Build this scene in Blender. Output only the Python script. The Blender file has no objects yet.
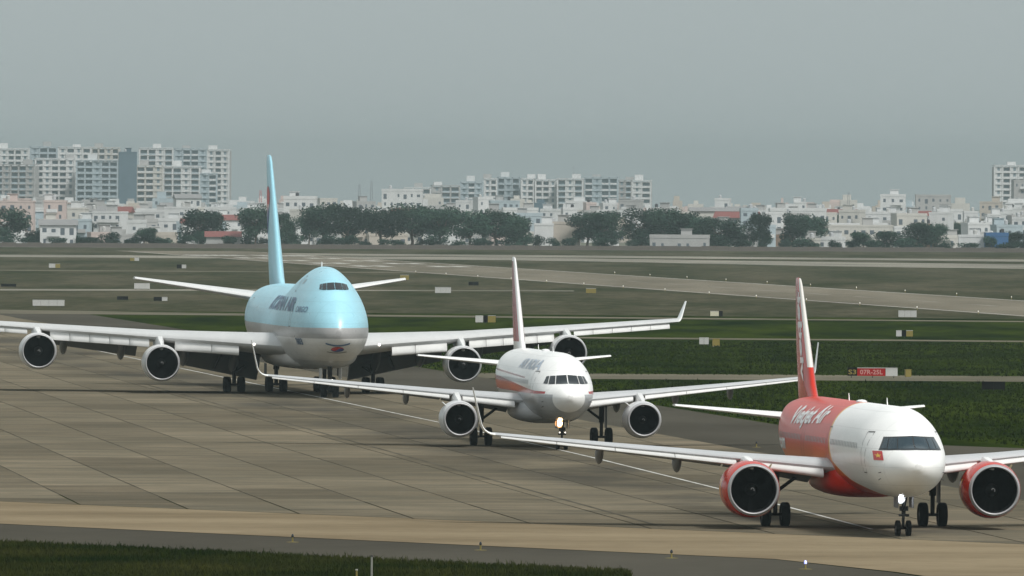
import bpy, bmesh, math, random
import numpy as np
from math import sin, cos, pi, radians, sqrt, tan, atan2
from mathutils import Vector, Matrix
random.seed(7); np.random.seed(7)
SC = bpy.context.scene
COL = SC.collection

# ------------------------------------------------------------------ camera, sky, sun, exposure
FPX, CAM_H, HORIZON, ROLL = 12500.0, 15.93, 192.0, 0.00526
cam_d = bpy.data.cameras.new("camera"); cam = bpy.data.objects.new("camera", cam_d); COL.objects.link(cam)
cam_d.sensor_width = 36.0; cam_d.lens = FPX / 1024.0 * 36.0
cam_d.clip_start = 1.0; cam_d.clip_end = 40000.0
cam.location = (0, 0, CAM_H)
cam.matrix_world = Matrix.Translation((0, 0, CAM_H)) @ Matrix.Rotation(pi / 2 - math.atan((288 - HORIZON) / FPX), 4, 'X') @ Matrix.Rotation(ROLL, 4, 'Z')
SC.camera = cam
SUN_EL, SUN_AZ = radians(52), radians(36)        # behind the camera, a little to its right
SUN_DIR = Vector((sin(SUN_AZ) * cos(SUN_EL), -cos(SUN_AZ) * cos(SUN_EL), sin(SUN_EL)))
w = bpy.data.worlds.new("World"); SC.world = w; w.use_nodes = True
wn = w.node_tree; wn.nodes.clear()
sky = wn.nodes.new('ShaderNodeTexSky'); sky.sky_type = 'NISHITA'; sky.sun_disc = False
sky.sun_elevation = SUN_EL; sky.sun_rotation = atan2(SUN_DIR.x, SUN_DIR.y)
sky.air_density = 1.0; sky.dust_density = 6.0; sky.ozone_density = 1.0
hsv = wn.nodes.new('ShaderNodeHueSaturation'); hsv.inputs['Saturation'].default_value = 0.12
ovc = wn.nodes.new('ShaderNodeMix'); ovc.data_type = 'RGBA'; ovc.inputs['Factor'].default_value = 0.72
ovc.inputs['B'].default_value = (2.74, 3.10, 3.13, 1)      # the even grey cloud sheet
bg = wn.nodes.new('ShaderNodeBackground'); bg.inputs['Strength'].default_value = 0.1
wo = wn.nodes.new('ShaderNodeOutputWorld')
wn.links.new(sky.outputs[0], hsv.inputs['Color']); wn.links.new(hsv.outputs[0], ovc.inputs['A'])
wn.links.new(ovc.outputs['Result'], bg.inputs['Color']); wn.links.new(bg.outputs[0], wo.inputs['Surface'])
sl = bpy.data.lights.new("sun", 'SUN'); sl.energy = 1.5; sl.angle = radians(10); sl.color = (1.0, 0.965, 0.91)
so = bpy.data.objects.new("sun", sl); COL.objects.link(so)
so.rotation_euler = (-SUN_DIR).to_track_quat('-Z', 'Y').to_euler(); so.location = (0, -50, 200)
vs = SC.view_settings; vs.view_transform = 'Standard'; vs.look = 'None'; vs.exposure = 1.05; vs.gamma = 1.0; vs.use_curve_mapping = False
SC.cycles.use_denoising = True
SC.cycles.volume_bounces = 0
SC.cycles.max_bounces = 6

# ------------------------------------------------------------------ node helper
class S:
    """a socket with arithmetic"""
    def __init__(s, nt, sock): s.nt, s.k = nt, sock
    def _op(s, op, *o, rev=False):
        n = s.nt.nodes.new('ShaderNodeMath'); n.operation = op
        a = [s, *o]
        if rev: a = [a[1], a[0]]
        for i, x in enumerate(a):
            if isinstance(x, S): s.nt.links.new(x.k, n.inputs[i])
            else: n.inputs[i].default_value = x
        return S(s.nt, n.outputs[0])
    def __add__(s, o): return s._op('ADD', o)
    def __sub__(s, o): return s._op('SUBTRACT', o)
    def __rsub__(s, o): return s._op('SUBTRACT', o, rev=True)
    def __mul__(s, o): return s._op('MULTIPLY', o)
    def __truediv__(s, o): return s._op('DIVIDE', o)
    def gt(s, o): return s._op('GREATER_THAN', o)
    def lt(s, o): return s._op('LESS_THAN', o)
    def max(s, o): return s._op('MAXIMUM', o)
    def min(s, o): return s._op('MINIMUM', o)
    def abs(s): return s._op('ABSOLUTE')
    def clamp(s): return s.max(0.0).min(1.0)
    def step(s, a, b): return ((s - a) / (b - a)).clamp()

def new_mat(name, color=(.5, .5, .5), rough=.5, metal=0.0, spec=.5):
    m = bpy.data.materials.new(name); m.use_nodes = True
    b = m.node_tree.nodes['Principled BSDF']
    b.inputs['Base Color'].default_value = (*color, 1); b.inputs['Roughness'].default_value = rough
    b.inputs['Metallic'].default_value = metal; b.inputs['Specular IOR Level'].default_value = spec
    return m
def bsdf(m): return m.node_tree.nodes['Principled BSDF']
def coords(m, kind='Object'):
    nt = m.node_tree; t = nt.nodes.new('ShaderNodeTexCoord'); sp = nt.nodes.new('ShaderNodeSeparateXYZ')
    nt.links.new(t.outputs[kind], sp.inputs[0])
    return t.outputs[kind], S(nt, sp.outputs[0]), S(nt, sp.outputs[1]), S(nt, sp.outputs[2])
def noise(m, vec, scale, detail=4, rough=.55, stretch=None):
    nt = m.node_tree
    if stretch:
        mp = nt.nodes.new('ShaderNodeMapping'); mp.inputs['Scale'].default_value = stretch
        nt.links.new(vec, mp.inputs[0]); vec = mp.outputs[0]
    n = nt.nodes.new('ShaderNodeTexNoise'); n.inputs['Scale'].default_value = scale
    n.inputs['Detail'].default_value = detail; n.inputs['Roughness'].default_value = rough
    nt.links.new(vec, n.inputs['Vector'])
    return S(nt, n.outputs['Fac'])
def colmix(m, fac, a, b):
    nt = m.node_tree; n = nt.nodes.new('ShaderNodeMix'); n.data_type = 'RGBA'
    nt.links.new(fac.k, n.inputs['Factor'])
    for key, v in (('A', a), ('B', b)):
        if isinstance(v, tuple): n.inputs[key].default_value = (*v[:3], 1)
        else: nt.links.new(v, n.inputs[key])
    return n.outputs['Result']
def scalecol(m, col, fac):
    nt = m.node_tree; n = nt.nodes.new('ShaderNodeVectorMath'); n.operation = 'SCALE'
    if isinstance(col, tuple): n.inputs[0].default_value = col[:3]
    else: nt.links.new(col, n.inputs[0])
    nt.links.new(fac.k, n.inputs['Scale'])
    return n.outputs[0]
def setcol(m, out): m.node_tree.links.new(out, bsdf(m).inputs['Base Color'])
def setrough(m, s): m.node_tree.links.new(s.k, bsdf(m).inputs['Roughness'])
def objrand(m):
    n = m.node_tree.nodes.new('ShaderNodeObjectInfo'); return S(m.node_tree, n.outputs['Random'])
def bump(m, s, strength=.3, dist=.05):
    nt = m.node_tree; n = nt.nodes.new('ShaderNodeBump'); n.inputs['Strength'].default_value = strength
    n.inputs['Distance'].default_value = dist; nt.links.new(s.k, n.inputs['Height']); nt.links.new(n.outputs[0], bsdf(m).inputs['Normal'])

def grimy(name, color, rough=.4, metal=0.0, amount=.12, scale=1.2, spec=.5, stretch=None):
    """a plain colour with a little uneven dirt"""
    m = new_mat(name, color, rough, metal, spec)
    v, x, y, z = coords(m)
    n = noise(m, v, scale, 5, .6, stretch)
    setcol(m, scalecol(m, tuple(color), n * (2 * amount) + (1 - amount)))
    return m

# ------------------------------------------------------------------ mesh helpers
def obj(name, verts, faces, mat=None, parent=None, smooth=True, sharp=40):
    me = bpy.data.meshes.new(name)
    me.from_pydata([tuple(map(float, v)) for v in verts], [], faces)
    me.validate(verbose=False)
    if smooth:
        me.polygons.foreach_set('use_smooth', [True] * len(me.polygons))
        me.set_sharp_from_angle(angle=radians(sharp))
    me.update()
    o = bpy.data.objects.new(name, me); COL.objects.link(o)
    for mm in (mat if isinstance(mat, (list, tuple)) else [mat]):
        if mm: me.materials.append(mm)
    if parent: o.parent = parent
    return o
def share(name, src, parent, loc=(0, 0, 0), rz=0.0, sc=None):
    o = bpy.data.objects.new(name, src if isinstance(src, bpy.types.Mesh) else src.data); COL.objects.link(o)
    o.parent = parent; o.location = loc; o.rotation_euler = (0, 0, rz)
    if sc: o.scale = sc
    return o
def empty(name, loc=(0, 0, 0), rz=0.0):
    o = bpy.data.objects.new(name, None); COL.objects.link(o); o.location = loc; o.rotation_euler = (0, 0, rz)
    o.empty_display_size = .5
    return o
def tag(o, label=None, cat=None, group=None, kind=None):
    if label: o['label'] = label
    if cat: o['category'] = cat
    if group: o['group'] = group
    if kind: o['kind'] = kind
    return o
class MB:
    def __init__(s): s.v, s.f = [], []
    def add(s, v, f):
        n = len(s.v); s.v += [tuple(p) for p in v]; s.f += [tuple(i + n for i in q) for q in f]; return s
    def box(s, x0, x1, y0, y1, z0, z1):
        return s.add([(x0, y0, z0), (x1, y0, z0), (x1, y1, z0), (x0, y1, z0), (x0, y0, z1), (x1, y0, z1), (x1, y1, z1), (x0, y1, z1)],
                     [(0, 3, 2, 1), (4, 5, 6, 7), (0, 1, 5, 4), (1, 2, 6, 5), (2, 3, 7, 6), (3, 0, 4, 7)])
    def tube(s, p0, p1, r0, r1=None, n=10):
        r1 = r0 if r1 is None else r1
        p0, p1 = Vector(p0), Vector(p1); d = (p1 - p0).normalized()
        a = d.orthogonal().normalized(); b = d.cross(a)
        v = [p0 + (a * cos(2 * pi * i / n) + b * sin(2 * pi * i / n)) * r0 for i in range(n)] + \
            [p1 + (a * cos(2 * pi * i / n) + b * sin(2 * pi * i / n)) * r1 for i in range(n)]
        return s.add(v, [(i, (i + 1) % n, n + (i + 1) % n, n + i) for i in range(n)] + [tuple(range(n))[::-1], tuple(range(n, 2 * n))])
    def lathe(s, prof, n=32, axis='x', org=(0, 0, 0), closed=False):
        """prof: list of (along, radius)"""
        k = len(prof); v = []
        for a, r in prof:
            for i in range(n):
                t = 2 * pi * i / n
                c, q = r * cos(t), r * sin(t)
                p = (a, c, q) if axis == 'x' else ((q, a, c) if axis == 'y' else (c, q, a))
                v.append((p[0] + org[0], p[1] + org[1], p[2] + org[2]))
        f = []
        for j in range(k if closed else k - 1):
            for i in range(n):
                a0, a1 = j * n + i, j * n + (i + 1) % n; b0, b1 = ((j + 1) % k) * n + i, ((j + 1) % k) * n + (i + 1) % n
                f.append((a0, b0, b1, a1))
        return s.add(v, f)
    def loft(s, rings, cap=True):
        n = len(rings[0]); v = [p for r in rings for p in r]; f = []
        for j in range(len(rings) - 1):
            for i in range(n):
                f.append((j * n + i, j * n + (i + 1) % n, (j + 1) * n + (i + 1) % n, (j + 1) * n + i))
        if cap: f += [tuple(range(n))[::-1], tuple(range((len(rings) - 1) * n, len(rings) * n))]
        return s.add(v, f)
    def obj(s, name, mat, parent=None, smooth=True, sharp=40): return obj(name, s.v, s.f, mat, parent, smooth, sharp)
def fix_normals(o):
    bm = bmesh.new(); bm.from_mesh(o.data); bmesh.ops.recalc_face_normals(bm, faces=bm.faces); bm.to_mesh(o.data); bm.free()
    return o
def pchip(xs, ys):
    xs, ys = np.array(xs, float), np.array(ys, float); hh = np.diff(xs); d = np.diff(ys) / hh
    m = np.zeros(len(xs)); m[0], m[-1] = d[0], d[-1]
    for i in range(1, len(xs) - 1):
        if d[i - 1] * d[i] > 0:
            w1, w2 = 2 * hh[i] + hh[i - 1], hh[i] + 2 * hh[i - 1]; m[i] = (w1 + w2) / (w1 / d[i - 1] + w2 / d[i])
    def fn(x):
        x = min(max(x, xs[0]), xs[-1]); i = min(max(int(np.searchsorted(xs, x)) - 1, 0), len(hh) - 1)
        t = (x - xs[i]) / hh[i]
        return float((2*t**3 - 3*t*t + 1)*ys[i] + (t**3 - 2*t*t + t)*hh[i]*m[i] + (-2*t**3 + 3*t*t)*ys[i+1] + (t**3 - t*t)*hh[i]*m[i+1])
    return fn
def lerp(a, b, t): return a + (b - a) * t

def text_mesh(txt, width, height, mapfn, name, mat, parent, cuts=6, extra=0.0):
    """flat lettering wrapped onto a surface: mapfn(u, v) with u in 0..width, v in 0..height"""
    cu = bpy.data.curves.new(name, 'FONT'); cu.body = txt; cu.size = 1.0; cu.offset = extra; cu.resolution_u = 3
    t = bpy.data.objects.new(name, cu); COL.objects.link(t)
    bpy.context.view_layer.update()
    me = bpy.data.meshes.new_from_object(t.evaluated_get(bpy.context.evaluated_depsgraph_get()))
    bpy.data.objects.remove(t); bpy.data.curves.remove(cu)
    bm = bmesh.new(); bm.from_mesh(me); bpy.data.meshes.remove(me)
    xs = [v.co.x for v in bm.verts]; ys = [v.co.y for v in bm.verts]
    x0, x1, y0, y1 = min(xs), max(xs), min(ys), max(ys)
    for v in bm.verts: v.co = Vector(((v.co.x - x0) / (x1 - x0) * width, (v.co.y - y0) / (y1 - y0) * height, 0))
    for i in range(1, cuts):
        bmesh.ops.bisect_plane(bm, geom=bm.verts[:] + bm.edges[:] + bm.faces[:], plane_co=(0, height * i / cuts, 0), plane_no=(0, 1, 0))
    bmesh.ops.triangulate(bm, faces=bm.faces)
    bm.verts.ensure_lookup_table()
    vs_ = [mapfn(v.co.x, v.co.y) for v in bm.verts]; fs = [tuple(v.index for v in f.verts) for f in bm.faces]
    bm.free()
    return obj(name, vs_, fs, mat, parent, False)

# ------------------------------------------------------------------ materials
M = {}
def ground_mat(name, c1, c2, s1, s2, rough=.9, fine=.12, bumps=None, stretch=None):
    m = new_mat(name, c1, rough, 0, 0.0); v, x, y, z = coords(m)
    a = noise(m, v, s1, 5, .6, stretch).step(.36, .64); b = noise(m, v, s2, 4, .6, stretch if rough > .92 else None)
    setcol(m, scalecol(m, colmix(m, a, c1, c2), b * (2 * fine) + (1 - fine)))
    if bumps: bump(m, noise(m, v, bumps, 3), .35, .06)
    return m
M['grass'] = ground_mat('grass', (.004, .011, .0003), (.024, .036, .002), .10, .7, .95, .5, .9, (1, .14, 1))
M['grass_dry'] = ground_mat('grass_dry', (.029, .033, .016), (.068, .062, .040), .05, .4, .95, .5, .6, (1, .12, 1))
M['city_ground'] = ground_mat('city_ground', (.20, .19, .17), (.09, .10, .07), .01, .08, .9, .3)
M['asphalt'] = ground_mat('asphalt', (.043, .040, .032), (.072, .067, .054), .06, .6, .85, .14, None, (.35, .12, 1))
M['tan'] = ground_mat('tan_concrete', (.140, .110, .070), (.205, .165, .108), .10, .7, .85, .22, None, (.3, .8, 1))
M['runway'] = ground_mat('runway', (.105, .094, .070), (.175, .157, .122), .012, .2, .85, .15, None, (3, .35, 1))
M['pale'] = ground_mat('pale_concrete', (.12, .115, .095), (.26, .245, .205), .03, .25, .85, .18)
M['road'] = ground_mat('service_road', (.090, .083, .062), (.135, .123, .092), .06, .5, .85, .18)
M['joint'] = ground_mat('joint_fill', (.050, .046, .036), (.105, .095, .074), .12, 2, .9, .15)
M['paint'] = ground_mat('road_paint', (.50, .50, .47), (.34, .33, .30), .25, 2, .7, .2)
M['paint_bright'] = ground_mat('runway_paint', (.85, .85, .83), (.7, .7, .67), .1, 1, .7, .12)
def slab_mat():
    m = new_mat('slab_concrete', (.2, .2, .2), .85, 0, 0.0)
    v, x, y, z = coords(m, 'Object'); nt = m.node_tree
    g = nt.nodes.new('ShaderNodeNewGeometry')
    r = objrand(m)
    big = noise(m, g.outputs['Position'], .05, 4, .6, (1.0, .55, 1)).step(.3, .7)
    streak = noise(m, g.outputs['Position'], .5, 6, .72, (.22, .45, 1)).step(.38, .66)
    fine = noise(m, g.outputs['Position'], 3.0, 4, .7)
    c = colmix(m, big, (.112, .096, .068), (.172, .144, .102))
    c = colmix(m, streak * .8, c, (.074, .070, .053))
    sp = nt.nodes.new('ShaderNodeSeparateXYZ'); nt.links.new(g.outputs['Position'], sp.inputs[0])
    off = (S(nt, sp.outputs[0]) - 8.9) * .99523 + (S(nt, sp.outputs[1]) - 700.0) * .0976
    rub = (off + 3.0).abs().step(7.5, 2.5) * noise(m, g.outputs['Position'], .10, 5, .6, (1.0, .35, 1)).step(.40, .62)    # worn-in rubber and oil along the taxi lane
    c = colmix(m, rub * .75, c, (.046, .044, .038))
    stain = noise(m, g.outputs['Position'], .16, 5, .65, (.5, .8, 1)).step(.56, .72)
    c = colmix(m, stain * .4, c, (.20, .165, .115))
    setcol(m, scalecol(m, c, (r * .38 + .80) * (fine * .4 + .80)))
    return m
M['slab'] = slab_mat()
M['tyre'] = grimy('tyre_rubber', (.009, .009, .009), .85, 0, .2, 4, .1)
M['rim'] = grimy('wheel_rim', (.11, .11, .11), .5, .2, .2, 6)
M['gear'] = grimy('gear_metal', (.03, .03, .031), .6, .1, .25, 5, .2)
M['gear_dark'] = grimy('gear_well', (.02, .02, .022), .7, 0, .2, 3)
M['lip'] = grimy('polished_lip', (.40, .40, .41), .45, .3, .06, 3)
M['lip_dull'] = grimy('dull_lip', (.34, .34, .35), .45, .3, .08, 3)
M['duct'] = new_mat('inlet_liner', (.008, .008, .009), .9, 0, .05)
M['fan'] = grimy('fan_blade', (.005, .005, .0055), .7, 0, .2, 5, .04)
M['spinner'] = grimy('spinner', (.012, .012, .012), .6, 0, .1, 5, .15)
M['spiral'] = new_mat('spinner_mark', (.25, .25, .25), .6, 0, .1)
M['hot'] = grimy('exhaust_metal', (.16, .14, .12), .4, .8, .2, 3)
M['white_mark'] = new_mat('white_mark', (.75, .75, .75), .5)
M['wing'] = grimy('wing_paint', (.40, .41, .42), .38, 0, .1, .9, .5, (.5, 1.5, 1))
M['wing_le'] = grimy('wing_leading_edge', (.60, .60, .59), .34, .0, .08, 1.2, .5)
M['wing_747'] = grimy('wing_grey_white', (.47, .475, .475), .4, 0, .12, .7, .5, (.5, 1.5, 1))
M['flap_grey'] = grimy('flap_grey', (.14, .14, .145), .45, 0, .15, .8)  # darkened well below the wing paint to stand in for underside shade
M['white'] = grimy('white_paint', (.80, .80, .79), .25, 0, .04, .8)
M['nacelle_grey'] = grimy('nacelle_grey', (.56, .565, .57), .3, 0, .08, 1.5)
M['nacelle_white'] = grimy('nacelle_white', (.62, .62, .615), .3, 0, .08, 1.5)
M['glass'] = new_mat('cockpit_glass', (.014, .018, .022), .08, 0, .5)
M['glass_blue'] = new_mat('cockpit_glass_blue', (.018, .034, .046), .08, 0, .5)
M['mask'] = new_mat('window_surround', (.02, .022, .025), .35)
M['cabin_glass'] = new_mat('cabin_window_glass', (.30, .305, .31), .3)
M['navy'] = new_mat('navy_letter', (.06, .13, .24), .4)
M['pale_letter'] = new_mat('grey_blue_letter', (.36, .42, .50), .4)
M['red'] = new_mat('red_mark', (.50, .012, .012), .35)
M['blue'] = new_mat('blue_mark', (.010, .04, .22), .35)
M['yellow'] = grimy('yellow_paint', (.19, .15, .03), .5, 0, .15, 3)
M['black'] = grimy('black_paint', (.006, .006, .006), .8, 0, .2, 3, .04)
M['signwhite'] = grimy('sign_white', (.40, .40, .385), .5, 0, .12, 2)
M['panel_line'] = new_mat('panel_line', (.11, .11, .11), .6)
def lamp_mat(name, col, st):
    m = new_mat(name, (.8, .8, .8), .3); b = bsdf(m)
    b.inputs['Emission Color'].default_value = (*col, 1); b.inputs['Emission Strength'].default_value = st
    return m
M['lamp_warm'] = lamp_mat('landing_lamp_warm', (1, .72, .38), 22)
M['lamp_cold'] = lamp_mat('landing_lamp_white', (.92, .97, 1), 26)
M['lamp_dim'] = lamp_mat('taxi_lamp', (1, .93, .8), 1.6)
M['lamp_warm_rim'] = lamp_mat('lamp_glow_warm', (1, .42, .10), .55); M['lamp_cold_rim'] = lamp_mat('lamp_glow_cold', (.8, .85, .9), .4)  # emissive rings that imitate the glow around the landing lamps
M['lamp_red'] = lamp_mat('side_marker', (1, .25, .08), 3)
M['lamp_blue'] = lamp_mat('taxiway_lamp_blue', (.12, .16, 1), 1.0)
M['lamp_amber'] = lamp_mat('runway_lamp', (1, .8, .45), .10)

def skin_lines(m, x, z, dirt):
    """fine circumferential and lengthwise panel joints plus streaky dirt, as a brightness factor"""
    fr = (x / 1.9)._op('FRACT'); a = fr.lt(.02)
    b = (((z + 10.0) / .83)._op('FRACT')).lt(.035)
    return dirt * (1.0 - a.max(b) * .16)
def fuselage_a321():
    m = new_mat('fuselage_red_white', (.8, .8, .8), .3); v, x, y, z = coords(m)
    dirt = noise(m, v, .7, 5, .6, (.35, 1, 2))
    edge = (z - 3.4).max(0.0) * .75 + 15.8 - (3.3 - z).max(0.0) * 4.2 - (2.45 - z).max(0.0) * 5
    d = x - edge
    orange = (4.0 - z).step(0.0, .9) * (2.6 - z).lt(0.0)
    c = colmix(m, orange, (.50, .022, .003), (.58, .125, .006))
    c = colmix(m, d.lt(.38), c, (.66, .33, .035))
    ridge = y.abs().lt(.16) * x.gt(30.0) * z.gt(4.8)
    c = colmix(m, ridge, c, (.50, .008, .006))
    c = colmix(m, d.lt(0.0), c, (.80, .80, .79))
    setcol(m, scalecol(m, c, skin_lines(m, x, z, dirt * .22 + .89))); bsdf(m).inputs['Specular IOR Level'].default_value = .26; bump(m, noise(m, v, 1.1, 2), .04, .02)
    return m
def fuselage_a320():
    m = new_mat('fuselage_white_red_stripe', (.8, .8, .8), .24); v, x, y, z = coords(m)
    dirt = noise(m, v, .7, 5, .6, (.35, 1, 2))
    c = colmix(m, (z.lt(3.50) * x.gt(1.02)), (.80, .80, .79), (.37, .38, .39))
    hw = ((x - 2.0) / 22.0).clamp() * .32 + .07
    mid = (x - 4.0).max(0.0) * .014 + 3.60
    st = (z - mid).abs().lt(hw) * x.gt(2.1)
    c = colmix(m, st, c, (.50, .050, .010))
    c = colmix(m, ((z - mid).abs().lt(hw) * ((z - mid).abs().gt(hw - .10)).max(x.lt(6.0))) * x.gt(2.1), c, (.38, .012, .012))
    thin = (z - mid - .75).abs().lt(.05) * x.gt(9.0)
    c = colmix(m, thin, c, (.20, .03, .04))
    setcol(m, scalecol(m, c, skin_lines(m, x, z, dirt * .22 + .89))); bump(m, noise(m, v, 1.1, 2), .04, .02)
    return m
def fuselage_747():
    m = new_mat('fuselage_pale_blue', (.8, .8, .8), .32); v, x, y, z = coords(m)
    dirt = noise(m, v, .5, 6, .65, (.3, 1, 2.2))
    c = colmix(m, z.gt(5.46), (.68, .68, .67), (.30, .575, .68))
    c = colmix(m, (z - 5.05).abs().lt(.41), c, (.33, .33, .33))
    c = colmix(m, z.lt(2.9), c, (.52, .53, .53))
    r = noise(m, v, 2.2, 4).step(.3, .7) * .16 + .26
    setcol(m, scalecol(m, c, skin_lines(m, x, z, dirt * .30 + .85))); setrough(m, r); bump(m, noise(m, v, .8, 2), .10, .03)
    return m
def fin_a321():
    m = new_mat('fin_red', (.5, .02, .02), .22); v, x, y, z = coords(m)
    le = (z - 6.0) * .955 + 36.55
    c = colmix(m, ((x - le).lt(.13)) * z.gt(7.4), (.47, .018, .004), (.66, .64, .60))
    setcol(m, c); return m
def fin_a320():
    m = new_mat('fin_white_red', (.8, .8, .8), .25); v, x, y, z = coords(m)
    le = (z - 6.0) * .955 + 29.6
    c = colmix(m, (x - le - .22).gt(0.0) * z.gt(6.4) * z.lt(11.5), (.74, .74, .73), (.30, .012, .014))
    setcol(m, c); return m
def fin_747():
    m = new_mat('fin_pale_blue', (.3, .6, .7), .3); v, x, y, z = coords(m)
    n = noise(m, v, .6, 4)
    setcol(m, scalecol(m, (.30, .575, .68), n * .12 + .94)); return m
def nacelle_red():
    m = new_mat('nacelle_red', (.5, .01, .01), .2); v, x, y, z = coords(m)
    yel = ((x - 2.3 + z * .5).abs().lt(.22)) * z.lt(.5)
    setcol(m, colmix(m, yel, (.48, .018, .003), (.62, .36, .03))); bsdf(m).inputs['Specular IOR Level'].default_value = .25
    return m

# ------------------------------------------------------------------ airliners
class Body:
    def __init__(s, xs, zt, zb, wd, zc, length, lobe=None):
        q = [sqrt(x) for x in xs]
        s.L = length; s._t, s._b, s._w, s._c = pchip(q, zt), pchip(q, zb), pchip(q, wd), pchip(q, zc)
        s._k = pchip([sqrt(a) for a, b in lobe], [b for a, b in lobe]) if lobe else (lambda v: 0.0)
    def sec(s, x):
        q = sqrt(max(x, 0)); return s._t(q), s._b(q), s._w(q), s._c(q)
    def F(s, x, y, z):
        zt, zb, w_, zc = s.sec(x); w_ = max(w_, 1e-4); h_ = max((zt - zc) if z > zc else (zc - zb), 1e-4)
        if z > zc: w_ *= 1 - s._k(sqrt(max(x, 0))) * min(1, (z - zc) / h_) ** 2
        return (y / w_) ** 2 + ((z - zc) / h_) ** 2 - 1
    def out(s, x, y, z, off):
        e = .01; x = max(x, .02)
        g = Vector(((s.F(x + e, y, z) - s.F(x - e, y, z)), (s.F(x, y + e, z) - s.F(x, y - e, z)), (s.F(x, y, z + e) - s.F(x, y, z - e))))
        g.normalize(); return Vector((x, y, z)) + g * off
    def side(s, x, z, sg=1, off=.02):
        zt, zb, w_, zc = s.sec(x); z = min(max(z, zb + .01), zt - .01)
        h_ = (zt - zc) if z > zc else (zc - zb)
        y = w_ * sqrt(max(0, 1 - ((z - zc) / h_) ** 2)) * (1 - (s._k(sqrt(max(x, 0))) * ((z - zc) / h_) ** 2 if z > zc else 0)); return s.out(x, sg * y, z, off)
    def front(s, y, z, off=.02, xmax=9.0):
        lo, hi = 0.0, xmax
        for _ in range(40):
            mid = (lo + hi) / 2
            if s.F(mid, y, z) > 0: lo = mid
            else: hi = mid
        return s.out(hi, y, z, off)
    def mesh(s, n=72, step=.8):
        xs = [0.004, .02, .05, .1, .17, .26, .38, .52, .7, .9, 1.15, 1.4, 1.7, 2.0, 2.4, 2.8, 3.2, 3.7, 4.2, 4.8, 5.4, 6, 6.8]
        while xs[-1] + step < s.L - .3: xs.append(xs[-1] + step)
        xs.append(s.L)
        rings = []
        for x in xs:
            zt, zb, w_, zc = s.sec(x)
            k_ = s._k(sqrt(x))
            rings.append([(x, w_ * sin(2*pi*i/n) * (1 - (k_ * cos(2*pi*i/n) ** 2 if cos(2*pi*i/n) > 0 else 0)), zc + ((zt - zc) if cos(2*pi*i/n) > 0 else (zc - zb)) * cos(2*pi*i/n)) for i in range(n)])
        return MB().loft(rings)
def patch(corners, mapfn, n=5):
    """bilinear grid over four corner parameters"""
    v = []; f = []
    (a, b, c, d) = corners
    for j in range(n + 1):
        for i in range(n + 1):
            t, q = i / n, j / n
            u0 = lerp(lerp(a[0], b[0], t), lerp(d[0], c[0], t), q); u1 = lerp(lerp(a[1], b[1], t), lerp(d[1], c[1], t), q)
            v.append(mapfn(u0, u1))
    for j in range(n):
        for i in range(n):
            k = j * (n + 1) + i; f.append((k, k + 1, k + n + 2, k + n + 1))
    return v, f

FOIL_U = [1, .92, .82, .70, .58, .46, .35, .25, .17, .10, .055, .025, .008, 0, .008, .025, .055, .10, .17, .25, .35, .46, .58, .70, .82, .92, 1]
def foil_pt(u, up, tc):
    t = 5 * tc * (.2969 * sqrt(u) - .126 * u - .3516 * u * u + .2843 * u ** 3 - .1015 * u ** 4)
    cam_ = .025 * 4 * u * (1 - u) * .6
    return u, (cam_ + t) if up else (cam_ - t * .85)
def foil(tc): return [foil_pt(u, i <= 13, tc) for i, u in enumerate(FOIL_U)]
class Wing:
    """stations: (y, x_le, z_le, chord, tc, incidence in degrees); sg +1 starboard"""
    def __init__(s, st, sg): s.st, s.sg = st, sg
    def at(s, y):
        st = s.st
        for a, b in zip(st, st[1:]):
            if y <= b[0] or b is st[-1]:
                t = (y - a[0]) / (b[0] - a[0]); return tuple(lerp(p, q, t) for p, q in zip(a, b))
    def pt(s, y, u, wz):
        _, xl, zl, c, tc, inc = s.at(y); a = radians(inc)
        px, pz = u * c, wz * c
        return (xl + px * cos(a) + pz * sin(a), s.sg * y, zl - px * sin(a) + pz * cos(a))
    def ring(s, y, poly):
        r = [s.pt(y, u, wz) for u, wz in poly]
        return r if s.sg > 0 else r[::-1]
    def surf(s, y, u, up=True): return s.pt(y, *foil_pt(u, up, s.at(y)[4]))
    def main(s, ys):
        return MB().loft([s.ring(y, foil(s.at(y)[4])) for y in ys])
    def slat(s, y0, y1, c_frac=.16, fwd=.055, down=.05, rot=20, n=5, cfix=None):
        rings = []
        for i in range(n + 1):
            y = lerp(y0, y1, i / n); tc = s.at(y)[4]; cf = c_frac
            if cfix: cf = min(.3, cfix / s.at(y)[3])
            k = cf / c_frac
            us = [cf, cf * .7, cf * .45, cf * .22, cf * .07, 0]
            out = [foil_pt(u, True, tc) for u in us] + [foil_pt(u, False, tc) for u in (cf * .08, cf * .25, cf * .5)]
            inn = [foil_pt(cf * .55, True, tc)]; inn = [(inn[0][0], inn[0][1] - .018 * k)]
            poly = []
            a = radians(rot); cx, cz = cf, foil_pt(cf, True, tc)[1]
            for u, z_ in out + inn:
                dx, dz = u - cx, z_ - cz
                poly.append((cx + dx * cos(a) - dz * sin(a) - fwd * k, cz + dx * sin(a) * 1 + dz * cos(a) - down * k))
            rings.append(s.ring(y, poly))
        return MB().loft(rings)
    def flap(s, y0, y1, u0=.74, aft=.03, down=.035, rot=16, n=3):
        rings = []
        for i in range(n + 1):
            y = lerp(y0, y1, i / n); tc = s.at(y)[4]
            us = [1, .95, .88, .8, u0 + .02, u0]
            poly = [foil_pt(u, True, tc) for u in us] + [foil_pt(u, False, tc) for u in (u0 + .02, .8, .88, .95, 1)]
            a = -radians(rot); out = []
            for u, z_ in poly:
                dx, dz = u - u0, z_
                out.append((u0 + dx * cos(a) - dz * sin(a) + aft, dx * sin(a) + dz * cos(a) - down))
            rings.append(s.ring(y, out))
        return MB().loft(rings)
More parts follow.
